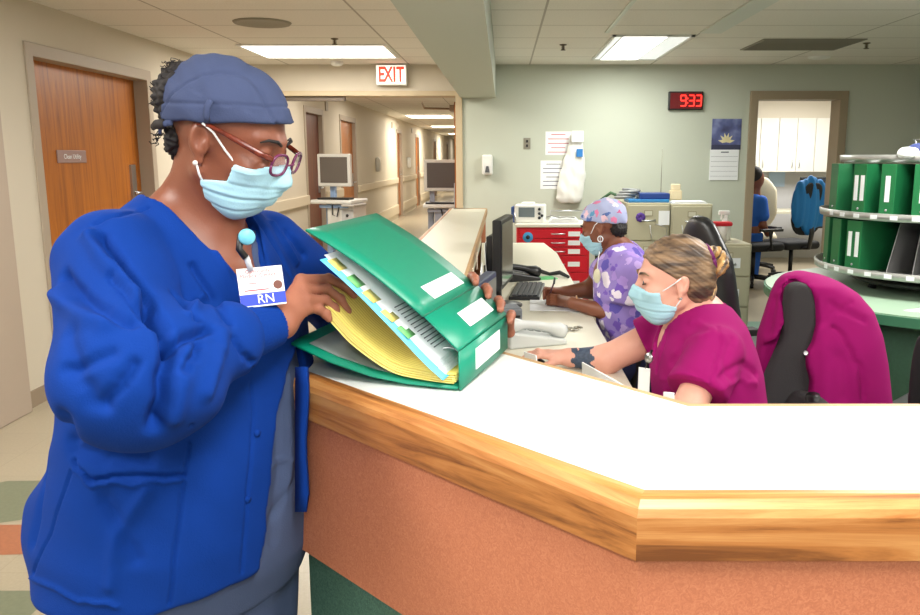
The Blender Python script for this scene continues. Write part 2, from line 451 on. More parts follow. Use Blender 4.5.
# open fire door folded back beside the opening
d = struct(MB().box(OX1-.10, OX1-.052, BY+.28, BY+1.2, .01, 2.05), 'door_9', m_door)
MB().box(OX1-.16, OX1-.10, BY+.45, BY+.75, 1.97, 2.03).tube([(OX1-.13, BY+.5, 1.99), (OX1-.42, BY+.35, 1.99), (OX1-.42, BY+.1, 2.03)], .01).build('door_closer', m_trim, d)
MB().box(OX1-.115, OX1-.10, BY+.36, BY+.44, .9, 1.2).build('door_handle', m_chrome, d)
# overhead door track under the header
struct(MB().box(-2.75, -1.62, BY+.02, BY+.1, OT-.045, OT), 'trim_20', mat('door track', (105, 92, 78), .5))
# bumper rails of the corridor wall
m_rail = mat('bumper rail', (212, 200, 176), .5)
rl = MB(); lo = MB(); y = BY+.2
for a, b, _m in doors+[(48, 48, 0)]:
    if a-.07 > y+.1:
        rl.box(CX, CX+.045, y, a-.08, .86, .99); lo.box(CX, CX+.035, y, a-.08, .12, .34)
    y = b+.08
struct(rl, 'trim_21', m_rail, bevel=.012); struct(lo, 'trim_22', m_rail, bevel=.01)

# back office
struct(MB().box(2.0, 2.1, BY+.2, 12.2, 0, CEIL), 'wall_office_left', m_cream)
struct(MB().box(2.0, 6.2, 12.2, 12.4, 0, CEIL), 'wall_office_back', mat('office wall', (196, 196, 196), .7))
struct(MB().box(6.0, 6.2, BY+.2, 12.2, 0, CEIL), 'wall_office_right', m_cream)

# ================================================================= LAMPS
m_lamp = mat('lit diffuser', (255, 252, 244), .5, emit=5.)
m_lampc = mat('corridor lit diffuser', (255, 248, 230), .5, emit=5.)
m_lf = mat('lamp frame', (225, 226, 222), .5)
def area(name, x, y, z, sx, sy, W, col=(1, .97, .9), parent=None):
    l = bpy.data.lights.new(name, 'AREA'); l.shape = 'RECTANGLE'; l.size = sx; l.size_y = sy; l.energy = W; l.color = col
    o = bpy.data.objects.new(name, l); C.objects.link(o); o.location = (x, y, z); o.visible_camera = False
    if parent is not None:
        o.parent = parent; o.location = Vector((x, y, z))-parent.location
    return o
def troffer(x0, x1, y0, y1, label, W, dm=None, group=None, col=(1, .97, .9)):
    cx, cy = (x0+x1)/2, (y0+y1)/2
    t = thing('ceiling_light', label, 'light', (cx, cy, CEIL), 0, group)
    f = MB(); w = .03
    f.box(x0, x1, y0, y0+w, CEIL-.012, CEIL); f.box(x0, x1, y1-w, y1, CEIL-.012, CEIL); f.box(x0, x0+w, y0+w, y1-w, CEIL-.012, CEIL); f.box(x1-w, x1, y0+w, y1-w, CEIL-.012, CEIL)
    f.build('frame', m_lf, t, world=True)
    MB().box(x0+w, x1-w, y0+w, y1-w, CEIL-.006, CEIL-.001).build('diffuser', dm or m_lamp, t, world=True)
    area('lamp', cx, cy, CEIL-.03, x1-x0-.1, y1-y0-.1, W, col, t)
    return t
warm = (1, .93, .83); cool = (.97, 1, .95)
troffer(-2.22, -.97, 7.08, 7.98, 'wide bright ceiling panel near the exit sign', 26, col=warm)
# right fixture: bright lens with open louvre strips either side
t = thing('ceiling_light', 'bright square ceiling panel above the red digital clock side of the room', 'light', (1.15, 7.3, CEIL))
x0, x1, y0, y1 = .84, 1.47, 6.54, 8.12
f = MB(); f.box(x0, x1, y0, y0+.03, CEIL-.014, CEIL); f.box(x0, x1, y1-.03, y1, CEIL-.014, CEIL); f.box(x0, x0+.025, y0, y1, CEIL-.014, CEIL); f.box(x1-.025, x1, y0, y1, CEIL-.014, CEIL)
f.box(x0+.075, x0+.085, y0, y1, CEIL-.014, CEIL); f.box(x1-.20, x1-.19, y0, y1, CEIL-.014, CEIL)
f.build('frame', m_lf, t, world=True)
MB().box(x0+.085, x1-.2, y0+.03, y1-.03, CEIL-.006, CEIL-.001).build('diffuser', m_lamp, t, world=True)
MB().box(x0+.025, x0+.075, y0+.03, y1-.03, CEIL-.005, CEIL-.001).box(x1-.19, x1-.025, y0+.03, y1-.03, CEIL-.005, CEIL-.001).build('side_lens', mat('dim lens', (225, 230, 228), .4, emit=.55), t, world=True)
area('lamp', 1.15, 7.3, CEIL-.03, .5, 1.4, 26, cool, t)
for k, yy in enumerate((18.6, 25.0, 33.0)):
    troffer(-2.2, -1.15, yy, yy+1.4, ('nearest', 'middle', 'farthest')[k]+' of the three lit panels in the corridor ceiling', 22, m_lampc, 'corridor ceiling lights', warm)
for k, yy in enumerate((10.2, 13.4, 20, 26, 34, 42)):  # added fill lights without fixtures, to brighten the dark corridor
    troffer(-2.1, -1.5, yy, yy+.5, 'unseen fill light added along the corridor', 16, m_lampc, 'added corridor fill lights', warm) if 0 else area('corridor_fill', -1.5, yy, CEIL-.02, .9, .6, 22, warm)
# ceiling panels over and behind the camera
for x, y, W, lab in ((.3, .4, 24, 'lit ceiling panel straight above the front of the counter'), (2.2, .9, 26, 'lit ceiling panel above the right end of the counter'), (-1.7, .6, 26, 'lit ceiling panel above the floor left of the standing person'), (.1, -1.4, 38, 'lit ceiling panel farthest forward, well in front of the counter'), (1.9, 3.4, 36, 'lit ceiling panel above the chairs inside the station'), (-1.6, 3.6, 24, 'lit ceiling panel above the walkway by the orange door')):
    troffer(x-.31, x+.31, y-.6, y+.6, lab, W, group='ceiling panels overhead', col=(1, .98, .94))
area('office_lamp', 4.0, 10.4, CEIL-.02, 1.2, 1.2, 60, (1, .98, .95))
# second, unlit fixture of the right-hand row, and the flat vent
s = MB().box(1.47, 1.63, 3.6, 6.40, CEIL-.012, CEIL-.001).build('ceiling_strip_lens', mat('strip lens', (205, 210, 200), .4))
setp(s, 'pale diagonal strip lens running up the ceiling from the bright square panel', 'light')
s = MB().box(.76, .79, 3.6, 6.4, CEIL-.01, CEIL-.001).build('ceiling_strip_edge', mat('strip lens', (205, 210, 200), .4))
setp(s, 'thin pale metal strip in the ceiling left of the strip lens', 'strip')
v = MB()
v.box(2.06, 2.88, 6.75, 7.42, CEIL-.008, CEIL-.001)
for i in range(9): v.box(2.08, 2.86, 6.8+i*.07, 6.82+i*.07, CEIL-.014, CEIL-.008)
setp(v.build('ceiling_vent', m_vent), 'dark grey slotted vent in the ceiling right of the bright square panel', 'vent')
v = MB().lathe([(0, 0), (.16, -.004), (.19, -.012), (.2, 0)], (-1.67, 5.95, CEIL-.001), 24)
setp(v.build('ceiling_speaker', m_vent), 'round tan ceiling speaker in front of the wide bright panel', 'speaker')
def sprinkler(x, y, lab):
    m = MB().lathe([(0.0, 0), (.03, 0), (.03, -.006), (.008, -.012), (.008, -.04), (.022, -.043), (.022, -.047), (0, -.047)], (x, y, CEIL), 12)
    m.tube([(x-.012, y, CEIL-.012), (x-.012, y, CEIL-.043)], .002, 5).tube([(x+.012, y, CEIL-.012), (x+.012, y, CEIL-.043)], .002, 5)
    setp(m.build('sprinkler', mat('sprinkler bronze', (95, 82, 60), .4)), lab, 'sprinkler')
sprinkler(.50, 7.1, 'small bronze fire sprinkler between the beam and the bright square panel')
sprinkler(2.98, 7.0, 'small bronze fire sprinkler right of the grey ceiling vent')
sprinkler(-1.33, 6.75, 'small bronze fire sprinkler over the wide bright panel')
v = MB().lathe([(.06, 0), (.06, -.03), (.04, -.045), (0, -.045)], (-1.62, 8.3, CEIL), 20)
setp(v.build('smoke_detector', m_white), 'white round smoke detector on the ceiling above the corridor opening', 'detector')
v = MB().lathe([(.1, 0), (.1, -.012), (.07, -.02), (0, -.02)], (2.95, 7.95, CEIL), 20)
setp(v.build('recessed_downlight', m_white), 'round white fitting in the ceiling near the office doorway', 'light')
# ================================================================= THE COUNTER
LZ = 1.07; DZ = .80
m_lam = mat('ledge laminate', (226, 228, 226), .32, vary=.05, vscale=5)
m_lamw = mat('long ledge laminate', (226, 222, 204), .32)
m_oak = wood('oak nosing', (198, 146, 88), (168, 108, 54), (104, 58, 22), 4., 0, .38)
m_oakd = mat('oak edge', (188, 150, 104), .5, vary=.35, vscale=9, stretch=(.4, 6, 6))
def fleck(name, base, hi, lo):
    m = bpy.data.materials.new(name); m.use_nodes = True; nt = m.node_tree; N = nt.nodes; L = nt.links; b = N['Principled BSDF']; b.inputs['Roughness'].default_value = .55
    tc = N.new('ShaderNodeTexCoord'); n = N.new('ShaderNodeTexNoise'); n.inputs['Scale'].default_value = 130; n.inputs['Detail'].default_value = 6; n.inputs['Distortion'].default_value = 2.2
    L.new(tc.outputs['Object'], n.inputs['Vector']); r = N.new('ShaderNodeValToRGB'); e = r.color_ramp.elements
    e[0].position = .36; e[0].color = (*lin(lo), 1); e[1].position = .68; e[1].color = (*lin(hi), 1); k = e.new(.5); k.color = (*lin(base), 1)
    L.new(n.outputs['Fac'], r.inputs[0]); L.new(r.outputs[0], b.inputs['Base Color']); return m
m_terra = fleck('terracotta laminate', (184, 114, 82), (193, 126, 93), (174, 105, 75))
m_terra2 = m_terra
m_pg = fleck('green laminate', (76, 114, 98), (92, 130, 114), (62, 98, 84))
# plan of the raised ledge: outer (public) side and inner side
O = [(3.2, .934), (.163, .934), (-.445, 1.565), (-.445, 6.72)]
I = [(3.2, 1.332), (.316, 1.332), (-.125, 1.86), (-.125, 6.60)]
ct = thing('reception_counter', 'reception counter with white ledge, oak nosing and terracotta front', 'counter', (0, 0, 0))
def inset(P, d):          # offset a polyline to its right-hand side
    out = []
    for i, p in enumerate(P):
        ns = []
        for a, b in ((i-1, i), (i, i+1)):
            if 0 <= a and b < len(P):
                t = Vector((P[b][0]-P[a][0], P[b][1]-P[a][1])).normalized(); ns.append(Vector((-t.y, t.x))*-1)
        if len(ns) == 1: o = ns[0]*d
        else: m_ = (ns[0]+ns[1]).normalized(); o = m_*(d/m_.dot(ns[0]))
        out.append((p[0]+o.x, p[1]+o.y))
    return out
def strip(mb, P, Q, z0, z1):
    for i in range(len(P)-1): mb.prism([P[i], P[i+1], Q[i+1], Q[i]], z0, z1)
    return mb
Oi = inset(O, .035)      # the top begins behind the oak nosing
Ii = inset(I, -.012)
top = MB(); 
top.prism([Oi[0], Oi[1], Ii[1], Ii[0]][::-1], LZ-.035, LZ); top.prism([Oi[1], Oi[2], Ii[2], Ii[1]][::-1], LZ-.035, LZ)
top.build('ledge_top', m_lam, ct)
top = MB(); top.prism([Oi[2], Oi[3], (-.137, 6.6), Ii[2]][::-1], LZ-.035, LZ)
top.build('ledge_top', m_lamw, ct)
# oak nosing: profile with a chamfered top edge, one length per side, mitred
prof = [(0, -.078), (0, -.022), (.004, -.012), (.013, -.003), (.024, 0.0), (.0352, 0.0), (.0352, -.078)]
for i in range(3):
    p = [inset(O, d) for d, z in prof]
    a, b = Vector((*p[0][i], 0)), Vector((*p[0][i+1], 0)); ax = (b-a).normalized(); Mf = frame((a.x, a.y, LZ), ax, (-ax.y, ax.x, 0))
    Mi = Mf.inverted(); vs = []
    for k in (i, i+1):
        vs += [Mi @ Vector((p[j][k][0], p[j][k][1], LZ+prof[j][1])) for j in range(len(prof))]
    n = len(prof); mb = MB().add(vs, [(j, (j+1) % n, n+(j+1) % n, n+j) for j in range(n)]+[tuple(range(n))[::-1], tuple(range(n, 2*n))])
    o = mb.build('oak_nosing', m_oak, ct); o.matrix_basis = Mf
ed = MB(); strip(ed, I, inset(I, -.0125), LZ-.04, LZ+.0005); ed.build('inner_edge', m_oakd, ct)
# face panels
w0 = inset(O, .012); w1 = inset(O, .03); g0 = inset(O, .05); g1 = inset(O, .07)
for i in range(3):
    MB().prism([w0[i], w0[i+1], w1[i+1], w1[i]], (.70), LZ-.08).build('front_panel', m_terra, ct)
gr = MB(); gp = [(3.2, .985), (.19, .985), (-.408, 1.60), (-.408, 6.6)]
strip(gr, gp, inset(gp, .03), .0, .70); gr.build('base_panel', m_pg, ct)
bk = MB(); bi = inset(I, -.05); strip(bk, bi, inset(I, -.09), DZ, LZ-.036); bk.build('back_panel', mat('pale panel', (196, 190, 168), .6), ct)
MB().box(-.425, -.14, 6.60, 6.62, 0, LZ-.04).build('end_panel', m_terra, ct)
MB().box(-.40, -.13, 6.62, 6.72, LZ-.035, LZ).build('end_nosing', m_oakd, ct)

# desk inside the counter (continuous work surface)
m_desk = mat('desk laminate', (226, 222, 204), .4)
m_dedge = mat('desk edge', (190, 186, 168), .5)
dk = thing('desk', 'long off-white work surface inside the counter below the ledge', 'desk', (.1, 4, 0))
MB().prism([(-.173, 6.6), (.33, 6.6), (.39, 5.9), (.39, 2.30), (.62, 1.72), (3.2, 1.72), (3.2, 1.385), (.345, 1.385), (-.073, 1.90)][::-1][::-1], DZ-.03, DZ).build('worktop', [m_desk], dk, world=True, bevel=.004)
for y in (2.6, 4.1, 5.4, 6.45): MB().box(-.12, .30, y, y+.03, 0, DZ-.03).build('support_panel', m_dedge, dk, world=True)
for x in (1.0, 2.1, 3.1): MB().box(x, x+.03, 1.40, 1.68, 0, DZ-.03).build('support_panel', m_dedge, dk, world=True)

# ================================================================= THE OPEN BINDER
m_bg = mat('green vinyl', (8, 134, 106), .38, bump=.06, bscale=120)
m_bg2 = mat('green vinyl inside', (30, 110, 84), .5)
h = Vector((.084, .283, .010)); hl = h.length; hn = h.normalized(); wv = Vector((-.959, .284, 0)); up = wv.cross(hn)*-1
if up.z < 0: up = -up
OB = Vector((-.078, 1.404, LZ+.004))
def B(w, u, t): return OB+wv*w+up*u+h*t
def bpanel(mb, prof, t0, t1, th, nT=2):
    rows = [[B(w, u, t0+(t1-t0)*k/nT) for k in range(nT+1)] for w, u in prof]
    return mb.sheet(rows, th)
bd = thing('ring_binder', 'large open green ring binder resting on the white ledge', 'binder', OB)
sc_ = [(0, .070), (.004, .074), (.062, .128)]
bpanel(MB(), [(0, -.001), (0, .070)], 0, 1, .004).build('spine', m_bg, bd, world=True)
bpanel(MB(), sc_, 0, 1, .004).build('hinge_strip', m_bg, bd, world=True)
fl_ = [(.066, .129)]+[(.066+(.287-.066)*i/8, .129+(.275-.129)*i/8+.010*math.sin(PI*i/8)) for i in range(1, 9)]
bpanel(MB(), fl_, 0, 1, .004, 6).build('front_cover', m_bg, bd, world=True)
bc_ = [(0.004, -.0005), (.10, .002), (.17, .010), (.25, .030), (.335, .062)]
bpanel(MB(), [(w, u+.0) for w, u in bc_], -.0, 1, .004, 4).build('back_cover', m_bg, bd, world=True)
# hinge creases and edge bead
for w, u in ((.064, .1305), (.056, .1245), (.008, .0795), (.125, .178)):
    r = .0016 if w != .125 else .001
    MB().tube([B(w, u-.0005, .005), B(w, u-.0005, .995)], r, 6).build('crease', m_bg2, bd, world=True)
def blabel(name, w0, u0, w1, u1, t0, t1, off):
    a, b, c, d = B(w0, u0, t0), B(w1, u1, t0), B(w1, u1, t1), B(w0, u0, t1)
    n = (b-a).cross(d-a).normalized()
    if n.dot(Vector((.3, -1, 1))) < 0: n = -n
    a, b, c, d = [q+n*off for q in (a, b, c, d)]
    MB().add([a, b, c, d]+[q-n*.0008 for q in (a, b, c, d)], [(0, 1, 2, 3), (7, 6, 5, 4), (0, 4, 5, 1), (1, 5, 6, 2), (2, 6, 7, 3), (3, 7, 4, 0)]).build(name, m_paper, bd, world=True)
blabel('label', .0, .014, .0, .054, .28, .80, .0050)
blabel('label', .016, .0865, .042, .1105, .36, .86, .0050)
blabel('label', .078, .1405, .106, .1615, .30, .86, .0040)
# rings inside
for t in (.22, .5, .78):
    pts = [B(.012+.028*(1-math.cos(a)), .032+.026*math.sin(a), t) for a in [PI*2*k/16 for k in range(17)]]
    MB().tube(pts, .002, 6).build('ring', m_chrome, bd, world=True)
MB().tube([B(.012, .01, .08), B(.012, .01, .92)], .004, 8).build('ring_rail', m_chrome, bd, world=True)
# pages: yellow stack, blue divider, white pages
def curve(P, n=14):
    P = [Vector((*p, 0)) for p in P]; out = []
    for i in range(len(P)-1):
        p0 = P[max(i-1, 0)]; p1 = P[i]; p2 = P[i+1]; p3 = P[min(i+2, len(P)-1)]
        for k in range(n):
            t = k/n; out.append(.5*((2*p1)+(-p0+p2)*t+(2*p0-5*p1+4*p2-p3)*t*t+(-p0+3*p1-3*p2+p3)*t**3))
    out.append(P[-1]); return [(p.x, p.y) for p in out]
m_yel = mat('yellow paper', (238, 222, 128), .7)
m_yel.node_tree.nodes['Principled BSDF'].inputs['Base Color'].default_value = (*lin((240, 224, 130)), 1)
m_ysheet = mat('ruled yellow paper', (226, 204, 96), .7)
m_blue = mat('blue divider', (88, 190, 232), .5)
m_wp = mat('white chart paper', (226, 229, 234), .7)
def lined(name, base, line, pitch, dirv):
    m = bpy.data.materials.new(name); m.use_nodes = True; nt = m.node_tree; N = nt.nodes; L = nt.links; b = N['Principled BSDF']; b.inputs['Roughness'].default_value = .75
    tc = N.new('ShaderNodeTexCoord'); dt = N.new('ShaderNodeVectorMath'); dt.operation = 'DOT_PRODUCT'; dt.inputs[1].default_value = dirv
    L.new(tc.outputs['Object'], dt.inputs[0])
    mu = N.new('ShaderNodeMath'); mu.operation = 'MULTIPLY'; mu.inputs[1].default_value = 1/pitch; L.new(dt.outputs['Value'], mu.inputs[0])
    fr = N.new('ShaderNodeMath'); fr.operation = 'FRACT'; L.new(mu.outputs[0], fr.inputs[0])
    lt = N.new('ShaderNodeMath'); lt.operation = 'LESS_THAN'; lt.inputs[1].default_value = .22; L.new(fr.outputs[0], lt.inputs[0])
    mx = N.new('ShaderNodeMix'); mx.data_type = 'RGBA'; mx.inputs[6].default_value = (*lin(base), 1); mx.inputs[7].default_value = (*lin(line), 1)
    L.new(lt.outputs[0], mx.inputs[0]); L.new(mx.outputs[2], b.inputs['Base Color']); return m
m_yl = lined('ruled yellow', (232, 212, 110), (196, 172, 66), .0085, tuple(hn))
ys = [(.012, .006), (.07, .009), (.135, .020), (.205, .062), (.245, .100), (.285, .140)]
for k in range(5):
    e = k*.0022
    pr_ = curve([(w-(.003 if k else 0), u+.0035*k*(1+w*1.5)+.002) for w, u in ys], 6)
    bpanel(MB(), pr_, .02+.004*k, .93+.004*k, .0012, 5).build('yellow_page', m_yl if k == 4 else m_yel, bd, world=True)
bs = [(.024, .020), (.06, .050), (.115, .104), (.185, .170), (.252, .226)]
bpanel(MB(), curve(bs, 6), -.055, .95, .001, 3).build('blue_divider', m_blue, bd, world=True)
for k in range(6):
    q = [(w+.004+.003*k*(1-w), u+.003+.0045*k*(1-.55*w/.25)) for w, u in bs]
    q[-1] = (q[-1][0]-.004*k, q[-1][1]-.004*k+.002)
    bpanel(MB(), curve(q, 6), .025+.006*k, .95, .0012, 3).build('white_page', m_wp, bd, world=True)
for k, (w, tt, c) in enumerate(((.24, .0, (236, 214, 120)), (.205, .0, (120, 196, 120)), (.175, .0, (236, 214, 120)), (.14, .0, (240, 180, 110)), (.11, .0, (236, 214, 120)))):
    u = np.interp(w, [a for a, b in bs], [b for a, b in bs])+.004
    bpanel(MB(), [(w+.004, u+.004), (w-.018, u-.0145)], -.012, .1, .0008, 1).build('index_tab', mat('tab%d' % (k % 3), c, .5), bd, world=True)
# printed lines showing on the edge of the curled white page
m_ps = mat('print grey', (120, 124, 136), .8)
pl = MB()
for k in range(13):
    w = .040+.0062*k; u = np.interp(w, [a for a, b in bs], [b for a, b in bs])
    pl.add([B(w+.0190, u+.0305, .12), B(w+.0206, u+.0320, .12), B(w+.0206, u+.0320, .5-.05*(k % 3)), B(w+.0190, u+.0305, .5-.05*(k % 3))], [(0, 1, 2, 3)])
pl.build('printed_lines', m_ps, bd, world=True)
# loose translucent sheet in the back pocket
bpanel(MB(), [(.12, .008), (.17, .015), (.25, .035), (.31, .057)], .10, .9, .001, 2).build('pocket_sheet', mat('grey pocket', (142, 152, 150), .3), bd, world=True)

# ================================================================= ON THE LONG DESK
def monitor(name, label, loc, rz, w, hh, face, shell, tilt=0, base=True, z0=.10):
    t = thing(name, label, 'monitor', loc, rz)
    M = Matrix.Translation((0, 0, z0)) @ Matrix.Rotation(tilt, 4, 'X')
    MB().box(-w/2, w/2, 0, .04, 0, hh, M).box(-w*.3, w*.3, .04, .08, hh*.2, hh*.75, M).build('housing', shell, t, bevel=.006)
    MB().box(-w/2+.018, w/2-.018, -.002, .001, .022, hh-.018, M).build('screen', face, t)
    if base:
        MB().box(-.03, .03, .03, .06, .0, z0+hh*.4).build('neck', shell, t, bevel=.006)
        MB().lathe([(0, 0), (.11, 0), (.11, .008), (.04, .018), (0, .018)], (0, .04, 0), 28).build('base', shell, t)
    return t
m_scr = mat('dark screen', (40, 44, 50), .15)
m_scr2 = mat('grey screen', (120, 126, 118), .3)
# the black monitor seen almost edge-on, the nearer navy-framed one behind the binder
monitor('computer_monitor', 'black flat monitor seen nearly edge-on by the desk phone', (.02, 3.75, DZ), math.radians(82), .40, .31, m_scr, m_black, 0, True, .10)
monitor('computer_monitor', 'navy framed monitor just behind the green binder', (-.052, 2.66, DZ), math.radians(80), .34, .25, m_scr2, mat('navy plastic', (48, 58, 84), .4), 0, True, .04)
def keyboard(loc, rz, label, kc):
    t = thing('keyboard', label, 'keyboard', loc, rz)
    MB().prism([(-.23, -.075), (.23, -.075), (.23, .075), (-.23, .075)], 0, .018).build('case', kc, t, bevel=.004)
    k = MB()
    for r in range(5):
        for c in range(16):
            x = -.212+c*.0265; k.box(x, x+.022, -.062+r*.025, -.041+r*.025, .018, .026)
    k.build('keys', mat('keycaps', (70, 72, 76), .5), t, bevel=.0015); return t
keyboard((.125, 4.12, DZ), math.radians(84), 'black keyboard on the desk in front of the black monitor', m_black)
def deskphone(loc, rz, label, body, keys, s=1.):
    t = thing('desk_phone', label, 'telephone', loc, rz)
    MB().add([(-.11*s, -.1*s, 0), (.11*s, -.1*s, 0), (.11*s, .1*s, 0), (-.11*s, .1*s, 0), (-.11*s, -.1*s, .02), (.11*s, -.1*s, .02), (.11*s, .1*s, .055*s), (-.11*s, .1*s, .055*s)],
             [(0, 3, 2, 1), (4, 5, 6, 7), (0, 1, 5, 4), (1, 2, 6, 5), (2, 3, 7, 6), (3, 0, 4, 7)]).build('base', body, t, bevel=.008)
    sl = .035*s/(.2*s)
    pts = [(-.075*s, -.1*s+.2*s*i/10, .04+.035*s*i/10+.014*math.sin(PI*i/10)) for i in range(11)]
    MB().tube(pts, [.024*s, .027*s, .02*s, .015*s, .014*s, .014*s, .014*s, .015*s, .02*s, .027*s, .024*s], 12, flat=1.2).build('handset', body, t)
    k = MB()
    for r in range(4):
        for c in range(3):
            x = -.015*s+c*.03*s; y = -.075*s+r*.026*s; z = .02+(y+.1*s)*sl; k.box(x, x+.02*s, y, y+.017*s, z, z+.008)
    k.build('keypad', keys, t, bevel=.002)
    MB().box(-.02*s, .09*s, .045*s, .085*s, .02+.145*s*sl+.004, .028+.185*s*sl).build('display', m_scr2, t); return t
deskphone((.05, 4.62, DZ), math.radians(110), 'black desk phone behind the black monitor', m_black, mat('phone keys', (90, 92, 96), .5), 1.25)
deskphone((.085, 3.02, DZ), math.radians(112), 'pale grey desk phone lying on the desk beside the binder', mat('phone grey', (206, 210, 208), .4), mat('phone keys light', (170, 175, 176), .5), 1.15)
t = thing('label_printer', 'small grey box on the desk beside the black monitor', 'printer', (.02, 3.36, DZ), .2)
MB().box(-.05, .05, -.06, .06, 0, .07).build('housing', mat('printer grey', (108, 112, 118), .5), t, bevel=.01); MB().box(-.04, .04, -.062, -.05, .03, .04).build('slot', m_black, t)
t = thing('glue_stick', 'bright green pad with black cable on the desk by the keyboard', 'pad', (.24, 4.62, DZ), .3); t.name = 'mouse_pad'
MB().prism([(-.06, -.05), (.06, -.05), (.06, .05), (-.06, .05)], 0, .006).build('pad', mat('bright green', (80, 190, 110), .5), t, bevel=.003)
m = MB().tube([(.16, 4.75, DZ+.012), (.22, 4.78, DZ+.02), (.27, 4.70, DZ+.014), (.33, 4.72, DZ+.02), (.37, 4.60, DZ+.012)], [.010, .014, .01, .013, .009], 8)
setp(m.build('stethoscope', m_black), 'black coiled tubing lying at the far end of the desk', 'tubing')
# papers stuck to and stood against the inner side of the ledge
def sheetbox(name, pts, th, m_, label, cat, parent=None):
    a, b, c, d = [Vector(p) for p in pts]; n = (b-a).cross(d-a).normalized()*th
    o = MB().add([a, b, c, d, a+n, b+n, c+n, d+n], [(0, 3, 2, 1), (4, 5, 6, 7), (0, 1, 5, 4), (1, 2, 6, 5), (2, 3, 7, 6), (3, 0, 4, 7)]).build(name, m_, parent)
    return setp(o, label, cat) if label else o
sheetbox('paper_sheet', [(-.055, 3.15, DZ+.01), (-.02, 3.62, DZ+.01), (-.085, 4.05, LZ-.0), (-.085, 3.72, LZ+.02)], .002, m_paper, 'tall white sheet leaning against the inside of the long ledge', 'paper')
sheetbox('paper_sheet', [(-.085, 3.02, .93), (-.085, 3.3, .93), (-.085, 3.3, 1.06), (-.085, 3.02, 1.06)], .002, m_paper, 'small white note taped under the ledge edge near the binder', 'paper')
for y in (3.45, 2.95):
    sheetbox('paper_sheet', [(-.112, y, LZ-.06), (-.112, y+.09, LZ-.06), (-.112, y+.1, LZ+.005), (-.112, y+.01, LZ+.01)], .002, mat('cream note', (232, 214, 190), .8), ('nearer' if y < 3 else 'farther')+' cream note hanging on the oak ledge edge', 'note')
# writing things and keys
sheetbox('paper_sheet', [(.12, 3.62, DZ+.001), (.36, 3.60, DZ+.001), (.36, 3.9, DZ+.001), (.13, 3.9, DZ+.001)], .003, m_paper, 'white form being written on under the hands of the flowered-top person', 'paper')
t = thing('key_bunch', 'bunch of keys and beads lying on the desk edge by the grey phone', 'keys', (.25, 3.20, DZ))
MB().tube([(.02*math.cos(a)-.01, .02*math.sin(a)+.05, .006) for a in [PI*2*k/14 for k in range(15)]], .003, 6).build('key_ring', m_chrome, t)
kk = MB()
for i in range(9): kk.cbox((-.04+.012*i, -.005+.008*math.sin(i*2.1), .006+.003*(i % 3)), (.012, .03, .006), Matrix.Rotation(.3*math.sin(i), 4, 'Z'))
kk.build('keys', mat('dull metal', (150, 145, 130), .4, metal=.7), t)
t = thing('computer_mouse', 'black mouse under the hand of the magenta-top person', 'mouse', (.093, 2.60, DZ), math.radians(-60))
blob('mouse_body', lambda p: smax(ell(p, (0, 0, .005), (.032, .055, .032)), -p[:, 2]+.001, .004), (-.05, -.07, -.01), (.05, .07, .05), .003, m_black, t, world=False)
sheetbox('paper_sheet', [atY(585, 378, 1.90)-Vector((0,0,.1)), atY(626, 398, 1.66)-Vector((0,0,.1)), atY(624, 385, 1.66), atY(583, 362, 1.90)], .003, m_paper, 'white sheet standing up behind the diagonal ledge', 'paper')
sheetbox('paper_sheet', [(.05, 1.70, LZ-.03), (.075, 1.66, LZ-.03), (.070, 1.665, LZ+.003), (.046, 1.70, LZ+.003)], .002, m_paper, 'tiny white tag on the inner ledge edge near the mouse', 'tag')
sheetbox('paper_sheet', [(.285, 1.40, LZ-.03), (.30, 1.38, LZ-.03), (.298, 1.375, LZ+.007), (.284, 1.395, LZ+.003)], .002, m_paper, 'small folded white tag at the inner corner of the ledge', 'tag')
# ================================================================= ON THE BACK WALL
wy = BY-.001
def wthing(name, label, cat, x, z): return thing(name, label, cat, (x, wy, z))
# exit sign (lit)
m_exitr = mat('exit red', (225, 60, 40), .5, emit=1.0); m_exitw = mat('exit face', (250, 244, 232), .5, emit=.75)
p0 = atY(391.5, 75, BY-.08)
t = thing('exit_sign', 'lit EXIT sign with red letters on the header over the corridor', 'sign', (p0.x, BY-.03, p0.z))
MB().box(-.155, .155, -.075, -.0, -.10, .10).build('housing', m_white, t, bevel=.012)
MB().box(-.145, .145, -.078, -.074, -.09, .09).build('face', m_exitw, t)
for k, (ch, x) in enumerate(zip('EXIT', (-.098, -.03, .033, .092))):
    text('letter', ch, .205, m_exitr, FRONT((x, -.080, -.004)) @ Matrix.Diagonal((.62 if ch != 'I' else .7, 1, 1, 1)), t, .002, bold=.005)
# clock
p0 = atY(685, 101, BY)
t = wthing('digital_clock', 'red LED wall clock reading 9:33 on the back wall', 'clock', p0.x, p0.z)
MB().box(-.175, .175, -.05, 0, -.092, .092).build('housing', m_black, t, bevel=.008)
MB().box(-.16, .16, -.052, -.049, -.078, .078).build('face', mat('clock face', (92, 8, 12), .3, emit=.25), t)
m_led = mat('led red', (255, 40, 32), .5, emit=3.)
SEG = {'9': 'abcdfg', '3': 'abcdg'}
def digit(ch, x):
    w, hh, s = .052, .104, .011; m = MB()
    S = {'a': (0, hh/2, w, s), 'd': (0, -hh/2, w, s), 'g': (0, 0, w, s), 'b': (w/2, hh/4, s, hh/2), 'c': (w/2, -hh/4, s, hh/2), 'f': (-w/2, hh/4, s, hh/2), 'e': (-w/2, -hh/4, s, hh/2)}
    for q in SEG[ch]:
        a, b, c, d = S[q]; m.cbox((x+a, -.055, b), (c*.92, .004, d*.92))
    m.build('digit', m_led, t)
digit('9', -.028); digit('3', .055); digit('3', .127)
MB().cbox((.013, -.055, .022), (.011, .004, .011)).cbox((.013, -.055, -.022), (.011, .004, .011)).build('colon', m_led, t)
